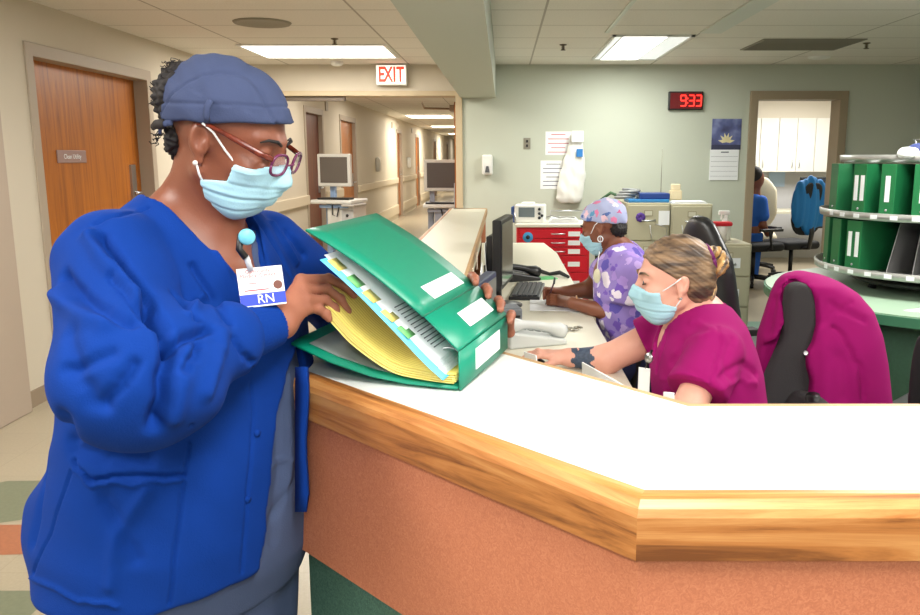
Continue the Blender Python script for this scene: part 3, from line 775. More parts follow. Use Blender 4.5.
# calendar
a, b = atY(710, 119, BY), atY(741, 180, BY)
t = wthing('wall_calendar', 'wall calendar with a pale lily photo above a white month page', 'calendar', (a.x+b.x)/2, (a.z+b.z)/2)
def cal_mat():
    m = bpy.data.materials.new('calendar picture'); m.use_nodes = True; nt = m.node_tree; N = nt.nodes; L = nt.links; bb = N['Principled BSDF']
    tc = N.new('ShaderNodeTexCoord'); s = N.new('ShaderNodeSeparateXYZ'); L.new(tc.outputs['Object'], s.inputs[0])
    n = N.new('ShaderNodeTexNoise'); n.inputs['Scale'].default_value = 7; L.new(tc.outputs['Object'], n.inputs['Vector'])
    r = N.new('ShaderNodeValToRGB'); e = r.color_ramp.elements
    e[0].position = .3; e[0].color = (*lin((60, 62, 96)), 1); e[1].position = .75; e[1].color = (*lin((150, 160, 205)), 1); k = e.new(.5); k.color = (*lin((92, 100, 150)), 1)
    L.new(n.outputs['Fac'], r.inputs[0]); L.new(r.outputs[0], bb.inputs['Base Color']); return m
MB().box(-.15, .15, -.006, 0, -.0, .31).build('picture', cal_mat(), t)
MB().box(-.16, .135, -.012, -.002, -.31, .0).build('month_page', m_paper, t)
fl = MB()
for k in range(6):
    an = PI*(.06+.88*k/5); fl.add([(-.0, -.0095, .075), (.04*math.cos(an+.35)-.0, -.0095, .075+.05*math.sin(an+.35)), (.085*math.cos(an), -.0095, .075+.10*math.sin(an)), (.04*math.cos(an-.35), -.0095, .075+.05*math.sin(an-.35))], [(0, 1, 2, 3)])
fl.build('lily', mat('lily cream', (238, 226, 180), .6), t)
fl = MB().box(-.15, .15, -.009, -.006, 0, .05); fl.build('picture_band', mat('calendar dark', (58, 60, 88), .6), t)
g = MB()
for k in range(5): g.box(-.15, .125, -.0135, -.012, -.27+k*.05, -.268+k*.05)
g.box(-.05, .03, -.0135, -.012, -.03, -.02); g.build('ruling', m_ink, t)
# light switch
p0 = atY(527, 143.5, BY)
t = wthing('light_switch', 'small steel light switch plate on the sage wall', 'switch', p0.x, p0.z)
MB().box(-.036, .036, -.008, 0, -.057, .057).build('plate', mat('steel plate', (150, 146, 132), .4, metal=.4), t, bevel=.002)
MB().box(-.01, .01, -.016, -.008, .01, .035).box(-.01, .01, -.016, -.008, -.035, -.01).build('toggle', m_black, t)
# soap dispenser
p0 = atY(487.5, 165, BY)
t = wthing('soap_dispenser', 'white wall soap dispenser at the right of the corridor opening', 'dispenser', p0.x, p0.z)
MB().box(-.055, .055, -.1, 0, -.10, .105).build('housing', m_white, t, bevel=.02, seg=3)
MB().prism([(-.024, -.045), (.024, -.045), (.012, .02), (-.012, .02)], 0, .006, frame((0, -.106, -.03), (1, 0, 0), (0, 0, 1))).build('push_lever', mat('lever grey', (90, 92, 96), .4), t)
# notices
def notice(px0, py0, px1, py1, label, lines, red=False, rz=0.):
    a, b = atY(px0, py0, BY), atY(px1, py1, BY); t = wthing('notice', label, 'paper', (a.x+b.x)/2, (a.z+b.z)/2); w, hh = (b.x-a.x)/2, (a.z-b.z)/2
    MB().box(-w, w, -.003, 0, -hh, hh).build('sheet', m_paper, t)
    m = MB()
    for k in range(lines):
        z = hh*.75-(hh*1.5)*k/max(lines-1, 1); ww = w*(.8 if k % 3 else .55); m.box(-ww, ww, -.004, -.003, z-.004, z+.003)
    m.build('printed_lines', m_red_ink if red else m_ink, t)
notice(545.5, 131.5, 571, 155, 'upper white notice with red and grey print on the back wall', 5, True)
notice(540.5, 160.5, 566, 189, 'lower white notice, the taller of the two under the other', 6)
# hanging clear plastic bag of white linen
p0 = atY(576, 142, BY-.05)
t = thing('plastic_bag', 'clear plastic bag of white supplies hanging from a wall hook', 'bag', (p0.x, BY-.06, p0.z))
m_film = mat('plastic film', (226, 232, 228), .25, alpha=.55)
m_film2 = mat('white filling', (232, 232, 226), .7)
def bagf(p): return smin(loft(p, [-.62, -.57, -.32, -.13, .0, .08], [-.06, -.06, -.03, -.01, 0, .0], [0]*6, [.10, .14, .135, .10, .07, .06], [.035, .05, .05, .035, .02, .012]), ell(p, (-.06, 0, -.48), (.12, .05, .13)), .03)
blob('bag_body', bagf, (-.24, -.09, -.68), (.16, .09, .12), .008, m_film2, t, world=False, disp=lambda P, N: .003*np.sin(P[:, 0]*70+P[:, 2]*15)+.003*np.sin(P[:, 2]*40+P[:, 0]*30))
MB().box(-.05, .07, -.055, -.05, .0, .11).build('header_card', m_paper, t)
MB().box(.0, .065, -.062, -.054, -.15, -.07).build('blue_label', mat('label blue', (40, 120, 190), .5), t)
MB().tube([(-.02, .05, .10), (-.02, -.03, .10), (-.02, -.03, .075)], .004, 6).build('wall_hook', m_black, t)

# ================================================================= CRASH CART
m_red = mat('cart red', (196, 22, 38), .35)
a = atY(517, 224, 7.55); b = atY(590, 224, 7.55); cxx = (a.x+b.x)/2; wid = (b.x-a.x)/2; zt_ = a.z
t = thing('crash_cart', 'red metal drawer cart with white top against the back wall', 'cart', (cxx, 7.55, 0))
MB().box(-wid, wid, .0, .5, .12, zt_-.03).build('body', m_red, t, bevel=.006)
MB().box(-wid-.015, wid+.015, -.02, .52, zt_-.03, zt_).build('top', mat('cart top', (222, 218, 204), .5), t, bevel=.006)
ft = zt_-.05; zs = [ft, ft-.085, ft-.165, ft-.245, ft-.40, ft-.60]
m_redf = mat('cart red front', (204, 24, 42), .3)
for k in range(5):
    d = MB().box(-wid+.02, wid-.02, -.018, 0, zs[k+1]+.006, zs[k]).build('drawer', m_redf, t, bevel=.004)
    zz = (zs[k]+zs[k+1])/2+.003
    MB().tube([(-.02, -.018, zz), (-.015, -.034, zz), (.10, -.034, zz), (.105, -.018, zz)], .006, 6).build('handle', m_chrome, d)
    if k != 1 or 1: MB().box(wid-.20, wid-.09, -.0195, -.018, zz-.022, zz+.022).build('drawer_label', m_paper, d)
MB().lathe([(0, 0), (.045, 0), (.05, -.004), (.05, -.012)], n=24, M=frame((-wid+.10, -.020, ft-.07), (1, 0, 0), (0, 0, 1), )).build('blue_tag', mat('tag blue', (60, 150, 205), .5), t)
MB().lathe([(0, 0.002), (.018, 0.002), (.02, -.004)], n=16, M=frame((-wid+.10, -.022, ft-.07), (1, 0, 0), (0, 0, 1))).build('tag_hub', m_scr, t)
for x in (-wid+.06, wid-.06):
    for y in (.06, .44):
        MB().lathe([(0, -.02), (.05, -.02), (.055, 0), (.05, .02), (0, .02)], n=16, M=frame((x, y, .055), (0, 1, 0), (0, 0, 1))).build('caster', m_black, t)
MB().tube([(-wid-.01, .05, zt_+.0), (-wid-.02, .05, zt_+.09), (-wid-.02, .45, zt_+.09), (-wid-.01, .45, zt_)], .008, 6).build('rail', m_chrome, t)
MB().tube([(.0, .47, zt_+.0), (.0, .47, zt_+.09), (wid-.02, .47, zt_+.09), (wid-.02, .47, zt_)], .008, 6).build('rail', m_chrome, t)
def defib():
    t = thing('defibrillator', 'white monitor unit with grey screen on the red cart', 'monitor', (cxx-.22, 7.66, zt_), -.15)
    MB().box(-.14, .14, 0, .2, 0, .17).build('housing', m_white, t, bevel=.015, seg=3)
    MB().box(-.175, -.135, .02, .18, 0, .15).build('side_pad', mat('navy blue pad', (52, 82, 140), .5), t, bevel=.01)
    MB().box(-.10, .05, -.004, .002, .055, .145).build('screen', mat('lcd', (110, 122, 128), .2), t)
    k = MB()
    for x, z in ((.095, .13), (.095, .09), (.095, .05), (.12, .07)): k.lathe([(0, -.012), (.014, -.012), (.014, 0)], n=12, M=frame((x, 0, z), (1, 0, 0), (0, 0, -1)))
    k.build('knobs', m_scr, t); MB().box(-.08, .04, .03, .16, .17, .19).build('carry_handle', m_white, t, bevel=.01)
defib()
m = MB()
for k in range(4): m.box(cxx-.04+.01*k, cxx+.26-.012*k, 7.62, 7.85, zt_+.012*k, zt_+.012*k+.01)
setp(m.build('chart_papers', m_paper), 'loose pile of papers on the red cart beside the monitor unit', 'papers', kind=None)
m = MB().tube([(cxx-.06, 7.62, zt_+.06), (cxx-.02, 7.58, zt_+.075), (cxx+.06, 7.6, zt_+.055), (cxx+.13, 7.62, zt_+.06), (cxx+.2, 7.6, zt_+.055)], .007, 6)
setp(m.build('monitor_cable', mat('cable grey', (150, 150, 145), .5)), 'pale cable lying over the papers on the red cart', 'cable')

# ================================================================= FILING CABINETS
m_fc = mat('filing cabinet', (178, 172, 146), .5); m_fcf = mat('filing cabinet front', (184, 178, 152), .45)
def cabinet(loc, w, hh, n, label, dpt=.62, rz=0):
    t = thing('filing_cabinet', label, 'cabinet', loc, rz)
    MB().box(-w/2, w/2, 0, dpt, 0, hh).build('body', m_fc, t, bevel=.005)
    dh = (hh-.06)/n
    for k in range(n):
        z1 = hh-.02-k*dh; d = MB().box(-w/2+.015, w/2-.015, -.018, 0, z1-dh+.012, z1).build('drawer', m_fcf, t, bevel=.004)
        MB().box(-.04, .04, -.022, -.018, z1-.10, z1-.045).build('label_holder', mat('holder', (150, 142, 116), .4), d)
        MB().box(-.033, .033, -.0235, -.022, z1-.093, z1-.052).build('card', mat('card', (206, 202, 182), .7), d)
        MB().tube([(-.06, -.018, z1-.13), (-.06, -.045, z1-.14), (.06, -.045, z1-.14), (.06, -.018, z1-.13)], .007, 6).build('handle', m_chrome, d)
    return t
a = atY(626, 203, 7.6); b = atY(671, 203, 7.6); c = atY(713, 205, 7.6)
FH = a.z
cabinet(((a.x+b.x)/2, 7.6, 0), b.x-a.x-.012, FH, 3, 'beige filing cabinet on the left of the pair, blue trays on top')
cabinet(((c.x+b.x)/2, 7.6, 0), c.x-b.x-.006, FH-.01, 3, 'beige filing cabinet on the right of the pair, papers on top')
a2 = atY(704, 244, 6.5); b2 = atY(752, 244, 6.5)
cabinet(((a2.x+b2.x)/2, 6.5, 0), b2.x-a2.x, a2.z, 3, 'shorter beige filing cabinet in front by the office doorway', .5)
f = MB()
for k, z in enumerate((a2.z-.11, a2.z-.36)):
    setp(MB().cbox(((a2.x+b2.x)/2+.03, 6.478, z-.04), (.14, .004, .08)).build('drawer_note', m_paper), ('upper' if k == 0 else 'lower')+' white note stuck on the drawers of the shorter filing cabinet', 'note')
zf = FH
m = MB().box(a.x+.03, a.x+.42, 7.66, 7.95, zf, zf+.03); m.use(1).box(a.x+.14, a.x+.42, 7.7, 7.9, zf+.03, zf+.075)
t = thing('document_tray', 'blue trays stacked on the left filing cabinet', 'tray', (a.x+.22, 7.8, zf))
MB().box(-.19, .19, -.15, .15, 0, .03).build('lower_tray', mat('bright blue tray', (42, 120, 180), .4), t, bevel=.008)
MB().box(-.08, .2, -.12, .12, .03, .085).build('upper_tray', mat('dark blue tray', (30, 62, 130), .4), t, bevel=.008)
pts = []
for k in range(40):
    an = k*.55; pts.append((a.x-.0+.085*math.cos(an)+.002*k, 7.8+.08*math.sin(an), zf+.03+.0022*k))
setp(MB().tube(pts, .013, 8).build('coiled_hose', mat('grey corrugated', (140, 142, 142), .4, bump=.4, bscale=90)), 'coil of grey tubing on the left end of the filing cabinets', 'tubing')
setp(MB().tube([(a.x-.22, 7.95, .02), (a.x-.22, 7.95, .72), (a.x-.18, 7.95, zf+.02), (a.x-.10, 7.92, zf+.08), (a.x-.03, 7.88, zf+.05)], .016, 8).build('green_hose', mat('green hose', (60, 92, 60), .5)), 'dark green hose curving down the left side of the filing cabinets', 'hose')
m = MB()
for k in range(3): m.box(b.x+.02+.015*k, c.x-.04-.01*k, 7.64, 7.85, zf-.01+.008*k, zf-.004+.008*k)
setp(m.build('paper_pile', m_paper), 'low spread of white papers on the right filing cabinet', 'papers')
t = thing('cordless_phone_dock', 'small tan box with a tall thin antenna on the filing cabinets', 'radio', (b.x+.11, 7.95, zf+.012))
MB().box(-.055, .055, -.05, .05, 0, .09).box(-.04, .04, -.04, .04, .09, .15).build('housing', mat('tan plastic', (212, 196, 160), .5), t, bevel=.008)
MB().tube([(-.14, 0, 0), (-.14, 0, .48)], .004, 6).box(-.15, -.05, -.02, .02, 0, .012).build('antenna', mat('antenna', (130, 128, 112), .5), t)
# purple rosette, paper and strap on the left cabinet front
r_ = MB()
for k in range(8):
    an = PI*2*k/8; r_.lathe([(0, -.006), (.018, -.004), (.022, 0)], n=10, M=frame((a.x+.135+.024*math.cos(an), 7.578, zf-.13+.024*math.sin(an)), (1, 0, 0), (0, 0, 1)) @ Matrix.Rotation(PI, 4, 'X'))
setp(r_.build('ribbon_rosette', mat('purple ribbon', (84, 50, 140), .6)), 'purple rosette stuck on the left filing cabinet', 'rosette')
sheetbox('paper_note', [(a.x+.30, 7.576, zf-.20), (a.x+.40, 7.576, zf-.20), (a.x+.40, 7.576, zf-.07), (a.x+.30, 7.576, zf-.07)], .002, m_paper, 'white note on the front of the left filing cabinet', 'note')
m = MB()
for x0_, x1_ in ((a.x+.22, a.x+.38), (b.x+.10, b.x+.22)):
    m.tube([(x0_, 7.56, zf-.2), (x0_+.02, 7.55, zf-.34), (x1_-.02, 7.55, zf-.40), (x1_, 7.56, zf-.22), (x0_+.05, 7.56, zf-.19)], .004, 6)
setp(m.build('hanging_cord', m_chrome), 'thin cords hanging off the filing cabinet handles', 'cord')
# spray bottle and wipes tub on the short cabinet
p0 = atY(725, 244, 6.62)
t = thing('wipes_tub', 'white tub with a wide red lid on the short filing cabinet', 'tub', (p0.x-.03, 6.66, a2.z))
MB().lathe([(0, 0), (.05, 0), (.052, .13), (0, .13)], n=24).build('tub', mat('clear white tub', (225, 220, 214), .4), t)
MB().box(-.085, .085, -.05, .05, .13, .165).build('lid', m_red, t, bevel=.012)
t = thing('spray_bottle', 'white spray bottle behind the red lidded tub', 'bottle', (p0.x+.045, 6.80, a2.z))
MB().lathe([(0, 0), (.045, 0), (.045, .14), (.015, .19), (.015, .21), (0, .21)], n=20).build('bottle', m_white, t)
MB().box(-.06, .03, -.015, .015, .21, .245).box(-.045, -.03, -.01, .01, .17, .21).build('trigger_head', m_white, t, bevel=.006)

# ================================================================= COMPUTER CARTS IN THE CORRIDOR
m_cg = mat('cart pale grey', (206, 204, 198), .45); m_cb = mat('cart blue grey', (128, 152, 186), .45); m_cd = mat('cart slate', (146, 150, 164), .45)
def wow(x, y, label, colm, bodym, scr_px, screen_x, top_z, facing, wide=.5):
    t = thing('computer_cart', label, 'computer cart', (x, y, 0), facing)
    for sx in (-1, 1):
        for sy in (-1, 1):
            MB().lathe([(0, -.02), (.04, -.02), (.045, 0), (.04, .02), (0, .02)], n=14, M=frame((sx*.22, sy*.22, .045), (0, 1, 0), (0, 0, 1))).build('caster', m_black, t)
    MB().box(-.26, .26, -.04, .04, .08, .13).box(-.04, .04, -.26, .26, .08, .13).box(-.2, .2, -.2, .2, .09, .12).build('base', m_cg, t, bevel=.015)
    MB().box(-.16, -.09, -.04, .04, .12, top_z-.04).build('column', colm, t, bevel=.008)
    bx = MB().box(-.08, .24, -.17, .17, top_z-.42, top_z-.06).build('drawer_box', bodym, t, bevel=.008)
    for k in range(2):
        d = MB().box(-.07 if 0 else .10, .235, -.185, -.17, top_z-.25-.15*k+.01, top_z-.11-.15*k).build('drawer', mat('cart drawer', (180, 180, 180), .4), t, bevel=.004)
        MB().lathe([(0, -.012), (.016, -.012), (.016, 0)], n=10, M=frame((.17, -.185, top_z-.17-.15*k), (1, 0, 0), (0, 0, -1))).build('knob', m_black, d)
    MB().box(-.16, .18, -.20, -.165, top_z-.09, top_z-.055).build('front_bar', colm, t, bevel=.006)
    MB().box(-wide/2, wide/2, -.24, .22, top_z-.045, top_z).build('work_surface', m_cg, t, bevel=.015)
    k = MB().box(-.18, .2, -.2, -.06, top_z, top_z+.022).build('keyboard', m_black, t, bevel=.004)
    MB().box(-.14, -.08, .04, .10, top_z, top_z+.42).build('screen_post', colm, t, bevel=.008)
    MB().box(screen_x-.2, screen_x+.2, -.03, .03, top_z+.14, top_z+.50).build('monitor_housing', m_cg, t, bevel=.012)
    MB().box(screen_x-.165, screen_x+.165, -.034, -.029, top_z+.18, top_z+.465).build('screen', mat('cart screen', (92, 84, 78), .2), t)
    MB().tube([(.0, -.2, top_z-.06), (.02, -.24, top_z-.16), (.07, -.24, top_z-.18), (.08, -.2, top_z-.08)], .008, 6).build('cable', m_black, t)
    MB().box(wide/2-.12, wide/2+.03, -.26, .1, top_z-.07, top_z-.045).build('side_tray', mat('tray grey', (176, 172, 166), .4), t, bevel=.01)
    return t
p1 = atY(340, 199, 9.3)
wow(p1.x, 9.3, 'pale computer cart with blue column by the brown corridor door', m_cb, m_cg, 0, -.05, p1.z, -.25, .5)
p2 = atY(440, 205, 9.6)
wow(p2.x+.02, 9.6, 'slate grey computer cart at the right of the corridor opening', m_cd, m_cd, 0, .0, p2.z+.02, .05, .42)
# small corridor wall fittings
for k, (y, z) in enumerate(((16.9, 1.33), (22.5, 1.33))):
    t = thing('hand_sanitizer', ('nearer' if k == 0 else 'farther')+' white oval dispenser on the corridor wall', 'dispenser', (CX, y, z))
    MB().lathe([(0, 0), (.09, .0), (.10, .04), (.08, .09), (0, .10)], n=16, M=frame((0, 0, 0), (0, 1, 0), (0, 0, 1)) @ Matrix.Diagonal((.8, 1.5, 1, 1))).build('housing', m_white, t)
for k, y in enumerate((9.9, 12.2, 19.4, 23.6)):
    s = MB().box(CX, CX+.02, y, y+.14, 2.14, 2.27).build('corridor_sign', mat('sign grey', (160, 150, 134), .5))
    setp(s, ['first', 'second', 'third', 'fourth'][k]+' small grey plaque high on the corridor wall, counted from the opening', 'sign')
setp(MB().box(CX, CX+.015, 10.35, 10.47, 1.42, 1.54).build('room_plate', mat('sign grey', (160, 150, 134), .5)), 'small square plate beside the brown corridor door', 'sign')

# ================================================================= THE OFFICE BEYOND THE DOORWAY
m_ow = mat('office cabinet white', (226, 224, 214), .5)
a = atY(757, 118, 11.9); b = atY(836, 172, 11.9)
x0, xs = a.x-.2, .52
for k in range(4):
    xa = x0+k*xs+.0
    t = thing('wall_cabinet', ['first', 'second', 'third', 'fourth'][k]+' from the left of the white wall cabinets in the back office', 'cabinet', (xa, 11.9, b.z))
    hh = a.z-b.z
    MB().box(0, xs-.004, 0, .3, 0, hh).build('body', m_ow, t)
    for j in range(2):
        d = MB().box(.004+j*xs/2, (j+1)*xs/2-.006, -.02, 0, .004, hh-.004).build('door', m_ow, t, bevel=.003)
        hx = xs/2-.05+j*.10; MB().tube([(hx, -.02, .06), (hx, -.04, .07), (hx, -.04, .16), (hx, -.02, .17)], .005, 6).build('handle', m_chrome, d)
struct(MB().box(2.0, 6.2, 11.9, 12.2, a.z, CEIL), 'trim_30', m_cream)
m_dk = mat('office desk', (200, 196, 176), .5)
t = thing('office_desk', 'pale desk under the wall cabinets in the back office', 'desk', (3.4, 11.2, 0))
MB().box(-1.2, 1.3, -.0, .7, .72, .75).build('top', m_dk, t); MB().box(-1.2, -1.17, 0, .7, 0, .72).box(-.2, -.17, 0, .7, 0, .72).box(1.27, 1.3, 0, .7, 0, .72).build('leg_panel', m_dk, t)
def office_chair(loc, rz, label, fabric, back='tall', seat_z=.48, bw=.23, bh=.62, arm=True, basem=None):
    t = thing('office_chair', label, 'chair', loc, rz)          # faces local +x
    basem = basem or m_black
    for k in range(5):
        an = PI*2*k/5+.3; e = (.29*math.cos(an), .29*math.sin(an))
        l = MB().tube([(0, 0, .10), (e[0]*.6, e[1]*.6, .085), (e[0], e[1], .065)], [.028, .022, .016], 8).build('base_leg', basem, t)
        MB().lathe([(0, -.02), (.026, -.02), (.028, 0), (.026, .02), (0, .02)], n=12, M=frame((e[0], e[1], .028), (math.cos(an), math.sin(an), 0), (0, 0, 1))).build('caster', m_black, l)
    MB().tube([(0, 0, .09), (0, 0, seat_z-.06)], .025, 12).build('gas_lift', m_black, t)
    blob('seat', lambda p: rbox(p, (0.02, 0, seat_z-.02), (.24, .25, .05), .045), (-.3, -.3, seat_z-.1), (.3, .3, seat_z+.06), .012, fabric, t, world=False)
    z0 = seat_z+.10
    def fb(p):
        q = p.copy(); q[:, 0] = q[:, 0]+.24-(-.10)*((p[:, 2]-z0)/bh-.35)**1*0-.10*((p[:, 2]-z0-bh/2)/bh)**2+.10*(p[:, 2]-z0)/bh
        q[:, 0] += -.25*p[:, 1]**2*2
        w_ = np.interp(p[:, 2], [z0, z0+bh*.3, z0+bh*.75, z0+bh], [bw*.8, bw, bw*.92, bw*.55])
        return smax(ell(np.c_[q[:, 0], p[:, 1]/w_*bw, p[:, 2]-z0-bh/2], (0, 0, 0), (.06, bw*1.25, bh/2*1.12)), np.maximum(np.abs(q[:, 0])-.045, np.maximum(np.abs(p[:, 1])-w_, np.abs(p[:, 2]-z0-bh/2)-bh/2)), .05)
    blob('backrest', fb, (-.5, -bw-.08, z0-.05), (0.05, bw+.08, z0+bh+.05), .012, fabric, t, world=False)
    MB().tube([(-.1, 0, seat_z-.06), (-.30, 0, seat_z-.04), (-.335, 0, seat_z+.15), (-.30, 0, seat_z+.3)], .02, 8, flat=1.6).build('back_bar', m_black, t)
    if arm:
        for s in (-1, 1):
            MB().tube([(.02, s*.22, seat_z-.05), (.02, s*.30, seat_z-.03), (-.02, s*.30, seat_z+.17)], .015, 8).box(-.14, .14, s*.30-.035, s*.30+.035, seat_z+.17, seat_z+.20).build('armrest', m_black, t, bevel=.008)
    return t
m_bf = mat('blue chair fabric', (20, 112, 178), .7); m_cf = mat('cream chair', (214, 204, 176), .7); m_kf = mat('black fabric', (26, 26, 28), .8)
q = atZ(805, 268, 0); ch = office_chair((3.44, 9.75, 0), math.radians(110), 'office chair with a bright blue garment over its back in the back office', m_kf)
def drape(p):
    q = ell(p, (-.27, 0, .93), (.09, .27, .33)); return smax(q, .62-p[:, 2]-.08*np.cos(p[:, 1]*22), .03)
j = blob('blue_garment', drape, (-.4, -.32, .5), (-.1, .32, 1.3), .012, m_bf, None, world=False, disp=lambda P, N: .012*np.cos(P[:, 1]*40)+.006*np.sin(P[:, 1]*90))
j.data.transform(wmat(ch)); setp(j, 'bright blue garment draped over an office chair back beyond the doorway', 'garment')
office_chair((3.32, 10.75, 0), math.radians(75), 'cream backed office chair at the desk in the back office', m_cf, arm=False, bh=.66)
office_chair((2.93, 9.55, 0), math.radians(20), 'black office chair with arms just inside the office doorway', m_kf, bh=.35)
monitor('computer_monitor', 'dark square monitor on the back office desk', (3.12, 11.35, .75), .2, .42, .36, m_scr, mat('charcoal shell', (60, 58, 58), .5), 0, True, .03)
monitor('computer_monitor', 'black monitor at the right of the back office desk', (4.30, 11.35, .75), -.1, .45, .36, m_scr, m_black, 0, True, .10)
for k, x in enumerate((3.55, 3.9)):
    sheetbox('wall_paper_note', [(x, 12.19, 1.05), (x+.24, 12.19, 1.05), (x+.24, 12.19, 1.28), (x, 12.19, 1.28)], .004, mat('bluish sheet', (176, 200, 222), .6), ('left' if k == 0 else 'right')+' pale blue sheet pinned under the wall cabinets', 'paper')
# ================================================================= RIGHT SIDE: ROUND DESK, CHART CAROUSEL
m_rt = mat('round desk top', (150, 176, 152), .35); m_re = mat('round desk edge', (60, 118, 88), .45); m_rp = mat('round desk panel', (56, 92, 72), .5, vary=.3, vscale=70)
def stadium(cx, cy, r, x1, n=40):
    return [(cx+r*math.cos(a), cy+r*math.sin(a)) for a in [PI/2+PI*k/n for k in range(n+1)]]+[(x1, cy-r), (x1, cy+r)]
RCX, RCY = 2.36, 4.22
t = thing('round_desk', 'rounded green-edged desk under the chart carousel at the right', 'desk', (RCX, RCY, 0))
MB().prism(stadium(RCX, RCY, .945, 4.2), DZ-.006, DZ).build('top', m_rt, t, world=True)
MB().prism(stadium(RCX, RCY, .955, 4.2), DZ-.05, DZ-.0062).build('edge_band', m_re, t, world=True)
MB().prism(stadium(RCX, RCY, .80, 4.1), 0, DZ-.0505).build('base_panel', m_rp, t, world=True)
sheetbox('paper_sheet', [(1.80, 3.62, DZ+.001), (2.06, 3.42, DZ+.001), (2.3, 3.6, DZ+.001), (2.05, 3.74, DZ+.001)], .002, m_paper, 'white sheet lying on the rounded green desk', 'paper')
m_alu = mat('carousel metal', (176, 176, 172), .35, metal=.6); m_alud = mat('divider metal', (150, 150, 150), .4, metal=.5)
KX, KY = 2.36, 4.34
t = thing('chart_carousel', 'round three-tier metal chart carousel holding green binders', 'carousel', (KX, KY, DZ))
TZ = [.915, 1.195, 1.475]; TR = [.655, .645, .56]
MB().lathe([(0, 0), (.07, 0), (.07, TZ[2]-DZ), (0, TZ[2]-DZ)], n=20).build('column', m_alu, t)
MB().lathe([(.30, .025), (.46, .03), (.48, .05), (.30, .06)], n=48).build('base_ring', mat('base dark', (60, 62, 58), .4), t)
for k in range(6):
    an = PI+PI/3*k+.15
    MB().tube([(.42*math.cos(an), .42*math.sin(an), .0), (.40*math.cos(an), .40*math.sin(an), .06), (.15*math.cos(an), .15*math.sin(an), TZ[0]-DZ-.01)], .022, 8).build('foot', m_black, t)
for z, r in zip(TZ, TR):
    MB().lathe([(0, z-DZ-.004), (r-.02, z-DZ-.004), (r-.015, z-DZ-.022), (r, z-DZ-.02), (r+.004, z-DZ+.014), (r-.004, z-DZ+.016), (r-.012, z-DZ), (0, z-DZ)], n=72).build('tier', m_alu, t)
for ti, angs in ((0, [178, 190, 198, 216, 228, 240, 252, 264, 276]), (1, [180, 198, 216, 230, 246, 260, 275])):
    z0 = TZ[ti]; r = TR[ti]-.06
    for an in angs:
        M = Matrix.Rotation(math.radians(an), 4, 'Z')
        MB().add([M @ Vector(v) for v in ((.1, -.002, z0-DZ), (r, -.002, z0-DZ), (r-.10, -.002, z0-DZ+.245), (.1, -.002, z0-DZ+.245), (.1, .002, z0-DZ), (r, .002, z0-DZ), (r-.10, .002, z0-DZ+.245), (.1, .002, z0-DZ+.245))],
                 [(0, 1, 2, 3), (7, 6, 5, 4), (0, 4, 5, 1), (1, 5, 6, 2), (2, 6, 7, 3), (3, 7, 4, 0)]).build('divider', m_alud, t)
for ti in (0, 1):
    for an in range(184, 262, 9):
        M = Matrix.Rotation(math.radians(an), 4, 'Z')
        MB().box(TR[ti]+.0035, TR[ti]+.0055, -.018, .018, TZ[ti]-DZ-.012, TZ[ti]-DZ+.008, M).build('tier_label', m_paper, t)
m_cbk = mat('chart binder green', (22, 112, 62), .45); m_cbk2 = mat('chart binder dark green', (18, 92, 52), .45)
def chart(ti, an, th, dep, lab, label, hgt=.25, rr=None):
    a = math.radians(an); r = (rr or TR[ti]-.022); an -= 7; a = math.radians(an)
    t = thing('chart_binder', label, 'binder', (KX+r*math.cos(a), KY+r*math.sin(a), TZ[ti]+.001), a, 'green chart binders on the carousel')
    MB().box(-dep, -.004, -th/2, -th/2+.004, 0, hgt).box(-dep, -.004, th/2-.004, th/2, 0, hgt).build('cover', m_cbk2, t, bevel=.001)
    MB().box(-.004, 0, -th/2, th/2, 0, hgt).build('spine', m_cbk, t, bevel=.0015)
    MB().box(-dep+.015, -.006, -th/2+.007, th/2-.007, .01, hgt-.02).build('pages', m_paper, t)
    for k in range(lab):
        y = 0 if lab == 1 else (-th*.24+k*th*.48)
        MB().box(0, .0015, y-.012, y+.012, hgt*.28, hgt*.78).build('label', m_paper, t)
    MB().lathe([(0, .002), (.006, .002), (.006, 0)], n=10, M=frame((.0005, 0, hgt*.12), (0, 1, 0), (0, 0, 1))).build('finger_hole', m_chrome, t)
chart(1, 186, .10, .27, 0, 'leftmost green binder on the middle tier of the carousel, cover face showing')
chart(1, 207, .085, .27, 2, 'green binder with two spine labels on the middle tier, right of the leftmost one')
chart(1, 222, .075, .27, 1, 'green binder with one wide spine label, third from the left on the middle tier')
chart(1, 237, .085, .27, 1, 'green binder at the right picture edge on the middle tier')
chart(0, 183.5, .07, .26, 0, 'leftmost green binder on the lower carousel tier, partly behind its neighbour')
chart(0, 194, .08, .27, 0, 'plain green binder, second from the left on the lower tier')
chart(0, 207, .10, .27, 2, 'green binder with two white spine labels on the lower tier beside the empty slots')
# things on the top tier
zt3 = TZ[2]
t = thing('wire_basket', 'wire basket on top of the carousel at the right', 'basket', (2.17, 4.05, zt3))
w_ = MB()
for z, s in ((.01, .85), (.05, .95), (.09, 1.)): w_.tube([(-.14*s, -.09*s, z), (.14*s, -.09*s, z), (.14*s, .09*s, z), (-.14*s, .09*s, z), (-.14*s, -.09*s, z)], .0025, 5)
for x in (-.13, -.065, 0, .065, .13): w_.tube([(x*.85, -.076, .01), (x, -.09, .09)], .002, 5).tube([(x*.85, .076, .01), (x, .09, .09)], .002, 5)
w_.build('wires', m_chrome, t)
def lump(name, c, r, m, label, cat, amp=.006, fr=60):
    o = blob(name, lambda p: smax(ell(p, c, r), c[2]-p[:, 2]-r[2]*.45, .006), [c[i]-r[i]-.02 for i in range(3)], [c[i]+r[i]+.02 for i in range(3)], .007, m, None,
             disp=lambda P, N: amp*np.sin(P[:, 0]*fr+P[:, 1]*30)*np.cos(P[:, 1]*fr+P[:, 2]*40))
    return setp(o, label, cat)
